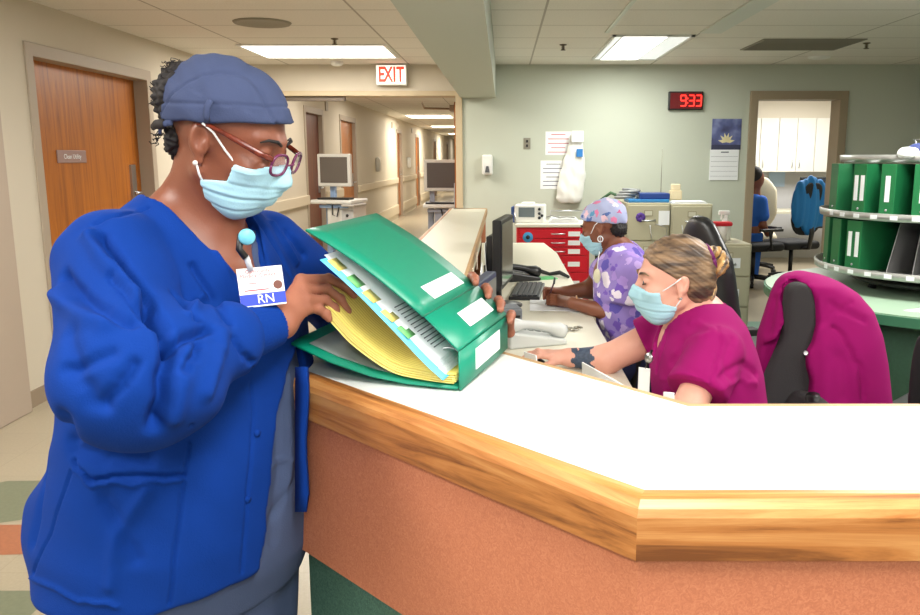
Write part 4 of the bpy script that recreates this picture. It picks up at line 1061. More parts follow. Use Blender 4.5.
lump('cloth_pouch', (1.93, 3.98, zt3+.018), (.05, .04, .035), m_white, 'crumpled white packet on the left of the carousel top', 'packet')
lump('navy_pouch', (2.02, 4.08, zt3+.022), (.05, .045, .05), mat('navy cloth', (44, 56, 104), .8), 'small navy pouch on the carousel top beside the white packet', 'pouch')
lump('lilac_pouch', (2.08, 3.96, zt3+.018), (.05, .04, .035), mat('lilac cloth', (150, 150, 190), .8), 'lilac wrapped packet in the middle of the carousel top', 'packet')
lump('brown_pouch', (2.13, 3.93, zt3+.014), (.03, .03, .024), mat('tan cloth', (206, 160, 100), .8), 'small tan packet on the carousel top before the wire basket', 'packet')

# ---- chairs inside the station
m_leather = mat('black leather', (30, 31, 34), .35); m_dkf = mat('charcoal weave', (52, 50, 52), .9, bump=.5, bscale=500)
office_chair((1.07, 3.26, 0), math.radians(14), 'black leather high-back chair standing behind the magenta-top person', m_leather, seat_z=.53, bh=.63, bw=.22)
office_chair((1.56, 2.42, 0), math.radians(45), 'black office chair at the right picture edge', m_kf, seat_z=.48, bh=.50, bw=.22)
m_teal = mat('teal seat', (30, 120, 150), .8)
office_chair((.60, 3.66, 0), math.radians(172), 'teal seated office chair under the person in the flowered top', m_teal, seat_z=.50, bh=.30)
office_chair((.64, 2.40, 0), math.radians(180), 'low office chair under the magenta-top person', m_dkf, seat_z=.47, bh=.20, arm=False)
# chair with a magenta jacket over it
JY = 2.62
jc = thing('office_chair', 'charcoal office chair with a magenta jacket hung over its backrest', 'chair', (1.12, JY+.05, 0))
for k in range(5):
    an = PI*2*k/5+.3
    l = MB().tube([(0, 0, .10), (.29*math.cos(an), .29*math.sin(an), .065)], [.028, .016], 8).build('base_leg', m_black, jc)
    MB().lathe([(0, -.02), (.028, 0), (0, .02)], n=12, M=frame((.29*math.cos(an), .29*math.sin(an), .028), (math.cos(an), math.sin(an), 0), (0, 0, 1))).build('caster', m_black, l)
MB().tube([(0, 0, .09), (0, 0, .42)], .025, 12).build('gas_lift', m_black, jc)
blob('seat', lambda p: rbox(p, (-.08, -.10, .46), (.24, .25, .05), .045), (-.38, -.42, .38), (.22, .20, .54), .012, m_dkf, jc, world=False)
def jb(px, py, y=JY-.04): return atY(px, py, y)
def rowx(tab, y):
    """silhouette table of (row, left, right) -> z, centre x, half width"""
    z = [atY(500, r, y).z for r, a, b in tab]; xl = [atY(a, r, y).x for r, a, b in tab]; xr = [atY(b, r, y).x for r, a, b in tab]
    o = np.argsort(z); z = np.array(z)[o]; xl = np.array(xl)[o]; xr = np.array(xr)[o]
    return z, xl, xr
cz, cl, cr = rowx([(282, 792, 806), (290, 786, 813), (310, 784, 817), (335, 783, 817), (350, 777, 816), (375, 766, 815), (404, 758, 818), (430, 752, 822)], JY-.07)
def chairb(p):
    L_ = np.interp(p[:, 2], cz, cl); R_ = np.interp(p[:, 2], cz, cr); c_ = (L_+R_)/2; h_ = (R_-L_)/2
    return smax(smax(np.abs(p[:, 0]-c_)-h_, np.abs(p[:, 1]-JY+.06)-.035, .03), p[:, 2]-cz[-1], .02)
blob('backrest', chairb, (.7, JY-.13, .55), (1.2, JY+.02, 1.15), .008, m_dkf, jc)
jz, jl, jr = rowx([(271, 794, 808), (275, 783, 824), (282, 777, 840), (292, 772, 856), (310, 766, 872), (335, 758, 881), (362, 756, 886), (404, 770, 890), (470, 800, 892)], JY)
ol = rowx([(283, 798, 803), (288, 791, 811), (300, 788, 816), (325, 788, 817), (342, 780, 812), (352, 768, 806), (366, 752, 806), (380, 730, 810), (404, 700, 807), (480, 700, 806)], JY-.1)
def jack(p):
    L_ = np.interp(p[:, 2], jz, jl); R_ = np.interp(p[:, 2], jz, jr); c_ = (L_+R_)/2; h_ = (R_-L_)/2
    dp = np.interp(p[:, 2], [.6, .9, 1.08, jz[-1]], [.15, .13, .10, .04])
    k0 = np.sqrt(((p[:, 0]-c_)/h_)**2+((p[:, 1]-JY)/dp)**2)
    d = (k0-1)*np.minimum(h_, dp)
    d = smax(smax(d, p[:, 2]-jz[-1], .02), .62-p[:, 2], .02)
    ol_, or_ = np.interp(p[:, 2], ol[0], ol[1]), np.interp(p[:, 2], ol[0], ol[2])
    cut = np.maximum(np.maximum(ol_-p[:, 0], p[:, 0]-or_), np.maximum(p[:, 1]-(JY-.03), p[:, 2]-ol[0][-1]))
    return smax(d, -cut, .008)
def screen_pts(P, pix, tol=5.):
    """points on the surface P as they lie along the sight lines of some pixels"""
    c, s = math.cos(PITCH), math.sin(PITCH)
    zz = P[:, 2]-CAMH; d = P[:, 1]*c-zz*s; X_ = PPX+FPX*P[:, 0]/d; Y_ = 307.5-FPX*(P[:, 1]*s+zz*c)/d
    out = []
    for (x, y) in pix:
        r = (X_-x)**2+(Y_-y)**2; m = r < tol*tol
        if not m.any(): m = r <= r.min()+.01
        i = np.nonzero(m)[0]; out.append(P[i[np.argmin(d[i])]])
    return out
def folds(table, K=1.):
    def f(P, N):
        o = np.zeros(len(P))
        for pix, w, amp in table:
            pix = [(a[0]+(b[0]-a[0])*k/4, a[1]+(b[1]-a[1])*k/4) for a, b in zip(pix[:-1], pix[1:]) for k in range(4)]+[pix[-1]]
            o += fold(P, screen_pts(P, pix), w, amp*K)
        return o
    return f
m_mag = mat('magenta cotton', (150, 10, 100), .9, spec=.25, bump=.25, bscale=420)
blob('magenta_jacket', jack, (.65, JY-.2, .58), (1.4, JY+.2, 1.18), .008, m_mag, None,
     disp=folds([([(812, 300), (815, 325), (840, 312), (856, 300)], .006, -.004), ([(838, 330), (855, 352), (866, 372), (867, 400)], .008, -.012), ([(835, 305), (850, 308), (868, 318)], .01, -.008),
                 ([(818, 330), (822, 360), (818, 400)], .02, .006), ([(845, 360), (848, 400)], .02, -.008), ([(770, 300), (764, 330)], .012, -.008), ([(776, 285), (790, 278)], .008, -.006)]))
o = C.objects['magenta_jacket']; setp(o, 'magenta jacket hung over the back of the charcoal chair', 'jacket')
MB().lathe([(0, .003), (.007, .003), (.007, 0)], n=10, M=frame(atY(806, 353, JY-.12), (1, 0, 0), (0, 0, 1)) @ Matrix.Rotation(PI, 4, 'X')).build('snap_button', m_paper, o)

# ================================================================= PEOPLE
def head_field(S=1., nose=1.):
    """skin of a head in its own frame: x forward, y to the person's left, z up, origin between the ears"""
    def f(q):
        q = q/S
        d = ell(q, (-.012, 0, .035), (.094, .075, .092))
        d = smin(d, ell(q, (.028, 0, -.030), (.062, .060, .084)), .03)
        d = smin(d, ell(q, (.044, 0, -.075), (.032, .036, .025)), .025)            # chin
        d = smin(d, cap(q, (-.005, -.048, -.050), (.05, -.025, -.090), .020, .018), .02)
        d = smin(d, cap(q, (-.005, .048, -.050), (.05, .025, -.090), .020, .018), .02)
        for s in (-1, 1):
            d = smin(d, ell(q, (.062, s*.040, -.018), (.024, .022, .018)), .018)     # cheekbone
            d = smax(d, -ell(q, (.100, s*.031, .012), (.022, .019, .013)), .012)     # socket
            d = smin(d, ell(q, (.0745, s*.031, .012), (.0125, .0135, .0115)), .003)  # lid over the eye
            d = smin(d, cap(q, (.084, s*.012, .030), (.066, s*.042, .032), .006, .004), .018)  # brow ridge
            e = q.copy(); e[:, 1] *= s                                                # ear
            er = ell(e, (-.012, .076, .001), (.018, .009, .028), rot(-.0, -.25)); er = smax(er, -ell(e, (-.007, .086, .004), (.0105, .009, .018), rot(0, -.25)), .004); er = smin(er, ell(e, (-.001, .076, -.002), (.004, .006, .007)), .004)
            d = smin(d, smin(er, ell(e, (-.004, .075, -.030), (.008, .006, .009)), .006), .005)
        n = smin(cap(q, (.084, 0, .020), (.108, 0, -.024), .0075, .0115), ell(q, (.105, 0, -.030), (.012, .016, .009)), .01)
        d = smin(d, n, .012)
        d = smin(d, smin(ell(q, (.090, 0, -.055), (.009, .022, .006)), ell(q, (.088, 0, -.064), (.009, .019, .006)), .001), .006)   # lips
        return d*S
    return f
def mask_field(S=1., rear=0.):
    HF = head_field(1.)
    def f(q):
        q = q/S
        d = ell(q, (.028, 0, -.026), (.066, .063, .076))
        d = smin(d, ell(q, (.092, 0, -.030), (.010, .020, .024)), .04)
        d = smin(d, ell(q, (.046, 0, -.072), (.034, .038, .026)), .03)
        d = smin(d-.0045, HF(q)-.0035, .008)
        r = q[:, 2]-(.004-.30*np.abs(q[:, 1])-.0*q[:, 0])
        xr = np.interp(q[:, 2], [-.11, -.095, -.060, -.046, -.02, .0], [.022, .010, .002+rear, .044, .048+rear, .05+rear])
        r = np.maximum(r, xr-q[:, 0]); r = np.maximum(r, -.128-q[:, 2])
        return smax(smax(d, r, .003), -(d+.006), .002)*S
    return f
class Head:
    def __init__(s, c, yaw, pitch, roll=0, S=1.05):
        s.c = np.array(c, float); s.R = rot(math.radians(yaw), math.radians(pitch), math.radians(roll)); s.S = S
    def loc(s, p): return (p-s.c)@s.R
    def w(s, x, y, z): return s.c+s.R@(np.array((x, y, z))*s.S)
    def field(s, g): return lambda p: g(s.loc(p))
    def box(s, r): return s.c-r, s.c+r
def eyebits(H, par, brow_m, lash_m, sides=(-1, 1), iris=None):
    for k in sides:
        MB().tube([H.w(.0925, k*.010, .0300), H.w(.0915, k*.026, .0365), H.w(.083, k*.042, .0365), H.w(.074, k*.052, .030)], [.0024, .0032, .0028, .0010], 8).build('eyebrow', brow_m, par, world=True)
        MB().tube([H.w(.0845, k*.020, .0075), H.w(.0880, k*.031, .0045), H.w(.0820, k*.042, .0075)], [.0014, .0024, .0018], 6).build('eyelashes', lash_m, par, world=True)
        if iris: MB().lathe([(0, .002), (.005, .001), (.0055, -.002)], n=12, M=frame(H.w(.0862, k*.031, .010), H.R[:, 1], H.R[:, 2])).build('iris', iris, par, world=True)
m_mask = mat('mask blue', (168, 212, 228), .75, bump=.2, bscale=300); m_maskw = mat('ear loop white', (236, 238, 240), .7)
def facemask(H, par, side, loops, res=.0028, rear=0.):
    g = mask_field(H.S, rear); S = H.S
    def dsp(P, N):
        q = H.loc(P)/S; o = np.zeros(len(P))
        for z0, sl, a in ((-.034, .25, -.0010), (-.056, .30, -.0020), (-.078, .35, -.0014)):
            o += a*np.exp(-((q[:, 2]-z0+sl*(np.abs(q[:, 1])))/.0028)**2)
            o -= a*.6*np.exp(-((q[:, 2]-z0-.007+sl*(np.abs(q[:, 1])))/.004)**2)
        o += .0012*np.exp(-((q[:, 2]-(-.004-.30*np.abs(q[:, 1])))/.002)**2)
        return o
    mk = blob('face_mask', H.field(g), *H.box(.17*S), res, m_mask, par, disp=dsp, it=2)
    for pts in loops: MB().tube([H.w(*p) for p in pts], .0019*S, 6).build('ear_loop', m_maskw, mk, world=True)
    return mk
def hand(Wr, fingers, r=.0088, palm_r=.016):
    """fingers: list of (mcp, pip, dip/tip...) point chains in world space; the thumb last"""
    def f(p):
        d = None
        for i, ch in enumerate(fingers):
            n = len(ch); rs = [r*1.12*(1.1 if i == len(fingers)-1 else (.86 if i == len(fingers)-2 else 1))*k for k in np.linspace(1.08, .80, n)]
            e = chain(p, ch, rs, .004)
            for q in ch[1:-1]: e = smin(e, ell(p, q, (r*1.15,)*3), .004)
            d = e if d is None else smin(d, e, .0028)
        pal = None
        for i, ch in enumerate(fingers):
            e = cap(p, Wr, ch[0], palm_r*1.25, r*1.2 if i < len(fingers)-1 else r*1.4); pal = e if pal is None else smin(pal, e, .012)
        return smin(d, pal, .008)
    return f
def union(*fs, k=.01):
    def f(p):
        d = fs[0](p)
        for g in fs[1:]: d = smin(d, g(p), k)
        return d
    return f
AV = lambda v: np.array(v, float)

# ----------------------------------------------------------------- 1: the nurse standing at the counter
m_sk1 = mat('skin brown', (132, 76, 54), .42, vary=.25, vscale=14, col2=(98, 52, 36), bump=.15, bscale=260)
m_sk1h = mat('skin hand brown', (156, 98, 76), .5, vary=.3, vscale=30, col2=(120, 68, 50), bump=.25, bscale=300)
m_jk = mat('royal blue cotton', (1, 50, 132), .9, spec=.2, bump=.3, bscale=380)
m_scr1 = mat('slate scrub cotton', (70, 84, 116), .9, spec=.2, bump=.3, bscale=380)
m_cap = mat('slate cap cotton', (66, 76, 108), .9, spec=.2, bump=.3, bscale=380)
m_hair = mat('black curly hair', (26, 20, 20), .7)
TH = math.radians(-28); F2 = np.array((math.cos(TH), math.sin(TH), 0)); L2 = np.array((-math.sin(TH), math.cos(TH), 0))
ys1 = 1.53
tz = [.30, .62, .71, .80, .92, 1.01, 1.12, 1.22, 1.30, 1.345, 1.39, 1.43]
tcx = [-.635, -.632, -.628, -.615, -.602, -.596, -.594, -.594, -.600, -.592, -.582, -.575]
ta = [.19, .20, .222, .218, .205, .196, .192, .185, .15, .12, .085, .06]
tb = [.22, .25, .292, .290, .272, .255, .236, .225, .205, .175, .125, .075]
def torso(p, g=0.): return loft(p, tz, tcx, [ys1]*12, np.array(ta)+g, np.array(tb)+g, TH)
shR = AV((-.652, 1.372, 1.318)); elR = AV((-.560, 1.175, 1.165)); wrR = AV(atY(281, 322, 1.40))
shL = AV((-.486, 1.69, 1.305)); elL = AV((-.365, 1.875, 1.125)); wrL = AV(B(.16, .045, 1.38))
c1 = AV(atY(199, 138, 1.40))-rot(math.radians(-8), math.radians(22))@(np.array((-.012, -.078, 0))*1.06)
H1 = Head(c1, -8, 22, 3, 1.06)
neck_b = AV((-.565, 1.515, 1.36))
def neck1(p): return smin(cap(p, H1.w(-.03, 0, -.045), neck_b, .052, .062), cap(p, H1.w(.0, 0, -.05), neck_b+F2*.045-AV((0, 0, .03)), .042, .05), .02)
def body1(p):
    d = smin(H1.field(head_field(1.06))(p), neck1(p), .018)
    ch = torso(p, -.022)
    ch = smin(ch, ell(p, neck_b+F2*.05-AV((0, 0, .12)), (.065, .09, .07)), .03)
    d = smin(d, ch, .035)
    d = smin(d, chain(p, [shR-AV((-.01, 0, .015)), elR, wrR], [.042, .038, .029], .02), .03)
    d = smin(d, chain(p, [shL, elL, wrL], [.055, .042, .030], .02), .03)
    return d
legs1 = []
for s, ft in ((-1, .02), (1, .10)):
    hp = AV((-.655, ys1, .80))+L2*s*.10; kn = AV((-.66, ys1, .47))+L2*s*.11+F2*ft*.5; an = AV((-.67, ys1, .08))+L2*s*.12+F2*ft*.3
    legs1.append((hp, kn, an))
def legs_f(legs, r=(.115, .07, .05), k=.02):
    def f(p):
        d = None
        for l in legs:
            e = chain(p, list(l), r, k); d = e if d is None else smin(d, e, .02)
        return d
    return f
# right hand on the yellow pages
Hy = lambda px, py, y: AV(atY(px, py, y))
fR = [[Hy(301, 280, 1.475), Hy(329, 279, 1.53), Hy(345, 286, 1.548), Hy(354, 295, 1.553)],
      [Hy(303, 290, 1.462), Hy(327, 289, 1.51), Hy(340, 299, 1.522), Hy(348, 311, 1.520)],
      [Hy(305, 300, 1.450), Hy(325, 300, 1.488), Hy(334, 308, 1.497), Hy(338, 317, 1.497)],
      [Hy(305, 309, 1.440), Hy(319, 309, 1.468), Hy(326, 314, 1.474), Hy(329, 319, 1.474)],
      [Hy(293, 314, 1.45), Hy(304, 311, 1.50), Hy(318, 308, 1.56)]]
handR = hand(wrR, fR, .0086, .0185)
def wristR(p): return cap(p, elR*.35+wrR*.65, wrR, .034, .028)
# left hand gripping the far edge of the binder
def BE(w, u, t): return AV(B(w, u, t))
fL = [[BE(.088, .095, 1.20), BE(.080, .145, 1.08), BE(.066, .146, .99), BE(.058, .141, .93)],
      [BE(.060, .068, 1.20), BE(.050, .122, 1.08), BE(.036, .122, .98), BE(.028, .116, .90)],
      [BE(.034, .042, 1.20), BE(.022, .096, 1.08), BE(.008, .097, .97), BE(.001, .090, .885)],
      [BE(.008, .018, 1.20), BE(-.004, .066, 1.10), BE(-.012, .068, .99), BE(-.015, .062, .93)],
      [BE(.12, .03, 1.25), BE(.12, -.0, 1.15), BE(.10, -.0, 1.10)]]
handL = hand(wrL, fL, .0086, .018)
up_f = lambda p: smax(body1(p), 1.16-p[:, 2], .001)
lo_f = lambda p: smax(smax(smin(torso(p, -.03), legs_f(legs1)(p), .03), p[:, 2]-1.18, .001), .04-p[:, 2], .004)
P1 = blob('person', [(up_f, (-.88, 1.05, 1.14), (-.15, 2.0, 1.70), .004),
                     (H1.field(head_field(1.06)), *H1.box(.17), .0026),
                     (lo_f, (-.98, 1.2, 0), (-.3, 1.85, 1.2), .012),
                     (union(handR, wristR, k=.01), (-.52, 1.28, 1.08), (-.2, 1.62, 1.32), .0022),
                     (union(handL, lambda p: cap(p, elL*.3+wrL*.7, wrL, .034, .028), k=.01), (-.26, 1.6, 1.05), (.06, 1.93, 1.28), .0022)],
          None, None, None, [m_sk1, m_sk1h], None, pick=lambda c: ((c[:, 0] > -.46) & (c[:, 2] < 1.33) & (c[:, 1] > 1.33) & ((c[:, 0] > -.40) | (c[:, 1] < 1.5)) | (c[:, 0] > -.3)).astype(int))
setp(P1, 'standing person in a royal blue jacket and slate cap leafing through the green binder', 'person')
# slate scrub top under the jacket, trousers, shoes
vneck = lambda p: cap(p, neck_b+F2*.06+AV((0, 0, .06)), neck_b+F2*.155-AV((0, 0, .155))+L2*.0, .085, .012)
blob('scrub_top', lambda p: smax(smax(torso(p, -.009), -smin(vneck(p), cap(p, neck_b-F2*.05+AV((0, 0, .06)), neck_b+F2*.06+AV((0, 0, .03)), .082, .088), .02), .004), .64-p[:, 2], .006), (-.98, 1.2, .6), (-.3, 1.88, 1.45), .007, m_scr1, P1,
     disp=folds([([(280, 400), (283, 470), (278, 540)], .014, -.006), ([(292, 380), (296, 450), (290, 500)], .01, .005), ([(268, 472), (285, 462), (305, 456)], .004, .004), ([(262, 562), (276, 520), (300, 480)], .01, -.005)]))
blob('trousers', lambda p: smax(smax(smin(torso(p, -.014), legs_f(legs1, (.128, .095, .085), .04)(p), .03), p[:, 2]-.80, .01), .07-p[:, 2], .006), (-.99, 1.2, .03), (-.3, 1.88, .84), .009, m_scr1, P1,
     disp=lambda P, N: .004*np.sin(P[:, 0]*55+P[:, 2]*12)*np.sin(P[:, 1]*40))
for hp, kn, an in legs1:
    blob('shoe', lambda p: smax(smin(ell(p, an+F2*.06-AV((0, 0, .045)), (.13, .05, .045), rot(TH)), ell(p, an-AV((0, 0, .02)), (.055, .045, .05)), .03), .002-p[:, 2], .004), an-AV((.16, .16, .09)), an+AV((.22, .16, .08)), .006, m_black, P1)
# jacket
def open_w(p):
    """signed distance-like: inside the open front strip"""
    d = p-AV((0, ys1, 0)); cx = np.interp(p[:, 2], tz, tcx); dx = p[:, 0]-cx; dy = p[:, 1]-ys1
    u = dx*F2[0]+dy*F2[1]; w = dx*L2[0]+dy*L2[1]
    w0 = np.interp(p[:, 2], [.70, .85, 1.0, 1.08, 1.14], [-.045, -.022, .008, .045, .10]); w1 = np.interp(p[:, 2], [.70, .9, 1.0, 1.08, 1.14], [.12, .12, .12, .115, .10])
    a = np.interp(p[:, 2], tz, ta); b = np.interp(p[:, 2], tz, tb)
    inner = np.sqrt(((u)/(a-.004))**2+(w/(b-.004))**2)-1
    return np.maximum(np.maximum(w0-w, w-w1), np.maximum(-u, -(inner+.14)*.15))
vj = lambda p: smin(cap(p, neck_b+F2*.02+AV((0, 0, .075)), neck_b+F2*.185-AV((0, 0, .165))+L2*.012, .098, .004), cap(p, neck_b-F2*.04+AV((0, 0, .06)), neck_b+F2*.1+AV((0, 0, .03)), .07, .085), .02)
slv = lambda p, r=(.098, .090, .064): chain(p, [shR+AV((0, .0, -.02)), elR+AV((0, 0, -.005)), elR*.40+wrR*.60], r, .05)
slvL = lambda p: chain(p, [shL+AV((0, 0, -.01)), elL, elL*.3+wrL*.7], (.078, .068, .05), .03)
def jacket(p):
    d = torso(p, .006)
    d = smin(d, ell(p, AV((-.752, 1.50, .80)), (.16, .17, .13)), .05)          # back hem swinging out
    d = smax(d, -open_w(p), .004)
    arm = smin(slv(p), ell(p, elR+AV((.03, .01, -.025)), (.11, .085, .080)), .05)
    d = smin(d, arm, .014); d = smin(d, slvL(p), .02)
    d = smax(d, -vj(p), .006)
    return smax(d, .714+np.clip((p[:, 0]+.60)*.12, 0, .03)-p[:, 2], .008)
JF = [([(93, 220), (120, 211), (148, 204)], .0035, -.004),
      ([(100, 232), (122, 256), (147, 290), (158, 318)], .0085, -.015), ([(88, 232), (110, 262), (136, 298)], .012, .010),
      ([(113, 274), (134, 299), (155, 320)], .006, -.009), ([(118, 262), (142, 292)], .007, .006),
      ([(59, 272), (77, 292), (108, 308), (135, 318)], .011, -.011), ([(52, 292), (74, 310), (105, 322)], .013, .008),
      ([(148, 300), (166, 322), (176, 342)], .009, -.018), ([(176, 342), (168, 372), (167, 398), (158, 430)], .012, -.020), ([(190, 345), (184, 380), (176, 420)], .016, .009),
      ([(210, 326), (194, 333), (180, 340)], .008, -.014), ([(140, 362), (124, 384), (104, 412)], .009, -.008),
      ([(204, 342), (194, 356), (187, 368)], .007, -.010), ([(226, 330), (222, 360), (212, 392)], .012, .006), ([(236, 336), (246, 352), (256, 366)], .006, -.006),
      ([(66, 330), (72, 372), (92, 405)], .014, -.006), ([(60, 368), (84, 360), (112, 350)], .010, -.006), 
      ([(210, 235), (228, 265), (246, 300)], .006, .004), ([(196, 262), (216, 295), (232, 318)], .007, -.007), ([(180, 290), (200, 315)], .008, -.009), ([(206, 292), (192, 312)], .007, .006),
      ([(262, 215), (285, 250), (305, 290)], .008, -.007), ([(275, 222), (300, 262)], .008, .006), ([(252, 225), (266, 262)], .007, -.005), ([(290, 230), (308, 255)], .007, -.006),
      # pocket, seams and hem
      ([(69, 466), (88, 486), (120, 485), (187, 481)], .0035, .005), ([(69, 462), (88, 481), (120, 480), (187, 476)], .0035, -.006),
      ([(69, 466), (50, 520), (29, 573)], .0028, -.004), ([(195, 430), (188, 481), (180, 545), (174, 606)], .0028, -.004),
      ([(27, 578), (76, 603), (120, 608)], .004, .004), ([(256, 370), (258, 430), (252, 500), (246, 572)], .003, -.003),
      ([(60, 420), (70, 450), (110, 462), (150, 462)], .014, -.008), ([(100, 500), (124, 528), (140, 560)], .012, -.005), ([(45, 440), (38, 490), (28, 540)], .012, -.007),
      ([(150, 490), (120, 540), (112, 590)], .012, .005)]
fj = folds(JF, 1.5)
jk = blob('jacket', jacket, (-1.0, .98, .66), (-.12, 2.02, 1.48), .0042, m_jk, P1, it=3,
          disp=lambda P, N: fj(P, N)+.0022*np.sin(P[:, 0]*38+P[:, 2]*31+3*np.sin(P[:, 1]*9))*np.sin(P[:, 1]*33+P[:, 2]*22))
def ribbed(a, b, r0, r1, name, par, m, n=26, amp=.0012):
    a = AV(a); b = AV(b); ax = (b-a)/np.linalg.norm(b-a)
    def f(p):
        return smax(smax(cap(p, a, b, r0, r1), -((p-a)@ax), .004), (p-b)@ax, .004)
    def dsp(P, N):
        h_ = (P-a)@ax; q = P-a-h_[:, None]*ax; e1 = np.cross(ax, (0, 0, 1)); e1 /= np.linalg.norm(e1); e2 = np.cross(ax, e1)
        return amp*np.sin(n*np.arctan2(q@e2, q@e1))
    lo_ = np.minimum(a, b)-r0-.02; hi_ = np.maximum(a, b)+r0+.02
    return blob(name, f, lo_, hi_, .003, m, par, disp=dsp, it=1)
axr = (wrR-elR)/np.linalg.norm(wrR-elR)
ribbed(wrR-axr*.105, wrR-axr*.012, .050, .038, 'sleeve_cuff', jk, m_jk, 44, .0009)
axl = (wrL-elL)/np.linalg.norm(wrL-elL)
ribbed(wrL-axl*.08, wrL-axl*.01, .045, .038, 'sleeve_cuff', jk, m_jk, 44, .0009)
rows = []
for k in range(9):
    y_ = 367+145*k/8; wv_ = 2.2*math.sin(k*1.1)
    rows.append([atY(295, y_, 1.475), atY(300+wv_*.5, y_, 1.462), atY(305+wv_, y_, 1.450), atY(308.5+wv_*.6-(2.5 if k == 8 else 0), y_, 1.462)])
MB().sheet(rows, .004).build('front_flap', m_jk, jk, world=True)
me_pts = np.array([v.co for v in jk.data.vertices])
for (x, y) in ((262, 433), (252, 498), (237, 263)):
    q = screen_pts(me_pts, [(x, y)])[0]
    MB().lathe([(0, .003), (.006, .002), (.0068, -.002)], n=12, M=frame(Vector(q)+Vector(F2)*.001, L2, (0, 0, 1))).build('snap_button', m_jk if y > 300 else m_chrome, jk, world=True)
# cap, hair, mask, glasses, earring
def cap_f(H, top=.0, S=1.06, puff=0.):
    def f(p):
        q = H.loc(p)/S
        d = ell(q, (-.010, 0, .040), (.108+puff, .086+puff, .090+puff))
        d = smin(d, ell(q, (-.042, 0, .048), (.075+puff, .078+puff, .075+puff)), .03)
        pl = (.030+.36*(q[:, 0]+.012))-q[:, 2]
        return smax(d, pl, .004)*S
    return f
def capd(P, N):
    q = H1.loc(P)/1.06
    return .0022*np.sin(q[:, 0]*60+q[:, 2]*45)*np.sin(q[:, 2]*70-q[:, 0]*20)-.003*np.exp(-((q[:, 2]-.060-.36*(q[:, 0]+.012))/.0022)**2)+.0018*np.sin(q[:, 1]*70+q[:, 0]*95+2*np.sin(q[:, 2]*60))*np.sin(q[:, 2]*85+q[:, 0]*50)*(q[:, 2] > .07) \
        -.0035*np.exp(-((q[:, 2]-.118+.5*(q[:, 0]-.01)**2*20)/.003)**2)
cp = blob('scrub_cap', cap_f(H1), *H1.box(.20), .0032, m_cap, P1, disp=capd)
MB().tube([H1.w(-.005, -.0885, .068), H1.w(-.005, -.0925, .058), H1.w(-.003, -.0925, .044), H1.w(-.002, -.088, .038)], [.0055]*4, 8, flat=1.3).build('cap_loop', m_cap, cp, world=True)
MB().tube([H1.w(-.065, -.072, .010), H1.w(-.08, -.066, .0), H1.w(-.090, -.056, -.012), H1.w(-.088, -.056, -.020)], [.006, .005, .005, .004], 8, flat=.5).build('cap_tie', m_cap, cp, world=True)
MB().tube([H1.w(-.080, -.066, .0), H1.w(-.098, -.058, -.008), H1.w(-.106, -.050, -.016)], [.009, .008, .006], 8, flat=.6).build('cap_tie', m_hair, cp, world=True)
def hair1(p):
    q = H1.loc(p)/1.06
    d = ell(q, (-.098, -.005, .045), (.036, .058, .054)); d = smin(d, ell(q, (-.072, 0, -.020), (.024, .056, .040)), .02)
    return d*1.06
curl = lambda P, N: .006*np.sin(P[:, 0]*260+2*np.sin(P[:, 2]*150))*np.sin(P[:, 1]*240)*np.cos(P[:, 2]*280)
hr = blob('hair', hair1, *H1.box(.22), .0028, m_hair, P1, disp=curl, it=1)
hb = MB(); rr = random.Random(3)
for k in range(110):
    a, b = rr.uniform(-1.4, 1.4), rr.uniform(-1, 1); p0 = H1.w(-.098-.028*math.cos(a)*math.cos(b), -.005+.052*math.sin(a), .04+.055*b)
    if b < -.4: p0 = H1.w(-.088-.02*math.cos(a), .05*math.sin(a), -.01+.03*b)
    pts = [p0]; q = Vector(p0)
    for j in range(4): q = q+Vector((rr.uniform(-.0055, .003), rr.uniform(-.005, .005), rr.uniform(-.005, .005))); pts.append(q.copy())
    hb.tube(pts, .0009, 4, cap=False)
hb.build('hair_curls', m_hair, P1, world=True)['kind'] = 'stuff'
eyebits(H1, P1, m_hair, m_hair)
facemask(H1, P1, -1, [[(.064, -.054, -.026), (.052, -.059, -.018), (.03, -.068, .0), (.008, -.079, .022), (-.010, -.085, .030)], [(.008, -.062, -.066), (.0, -.070, -.052), (-.004, -.079, -.036)],
                      [(.052, .057, -.020), (.02, .072, .01), (-.010, .085, .030)]], rear=.0)
m_gl = mat('tortoise frame', (112, 44, 26), .25, vary=.7, vscale=90, col2=(60, 16, 14)); m_gp = mat('plum frame', (98, 30, 74), .25)
gl = MB(); gy = lambda s, y, z, x=.106: H1.w(x-.25*abs(y)*.6, s*y, z)
gls = thing('glasses', None, None); gls.parent = P1
for s in (-1, 1):
    ring = []
    for k in range(25):
        an = 2*PI*k/24; cy = .034+.0225*math.copysign(abs(math.cos(an))**.75, math.cos(an)); cz_ = .004+.0175*math.copysign(abs(math.sin(an))**.75, math.sin(an))
        ring.append(gy(s, cy, cz_, .113))
    MB().tube(ring, .0026, 8).build('rim', m_gp, gls, world=True)
    MB().add([Vector(q) for q in ring[:-1]], [tuple(range(24))]).build('lens', mat('lens glass', (235, 225, 235), .05, alpha=.22), gls, world=True)
    MB().tube([gy(s, .0565, .014, .113), H1.w(.086, s*.0665, .016), H1.w(.045, s*.0755, .024), H1.w(.0, s*.083, .030), H1.w(-.018, s*.084, .024)], [.0050, .0054, .0048, .0034, .002], 8, flat=.5).build('temple', m_gl, gls, world=True)
MB().tube([gy(1, .0125, .003, .113), H1.w(.118, 0, .007), gy(-1, .0125, .003, .113)], .0017, 8).build('bridge', m_gp, gls, world=True)
MB().lathe([(0, .004), (.0035, .0028), (.0045, 0), (.0035, -.0028), (0, -.004)], n=12, M=frame(H1.w(-.004, -.084, -.034), H1.R[:, 0], H1.R[:, 2])).build('earring', mat('pearl', (235, 228, 220), .2), P1, world=True)
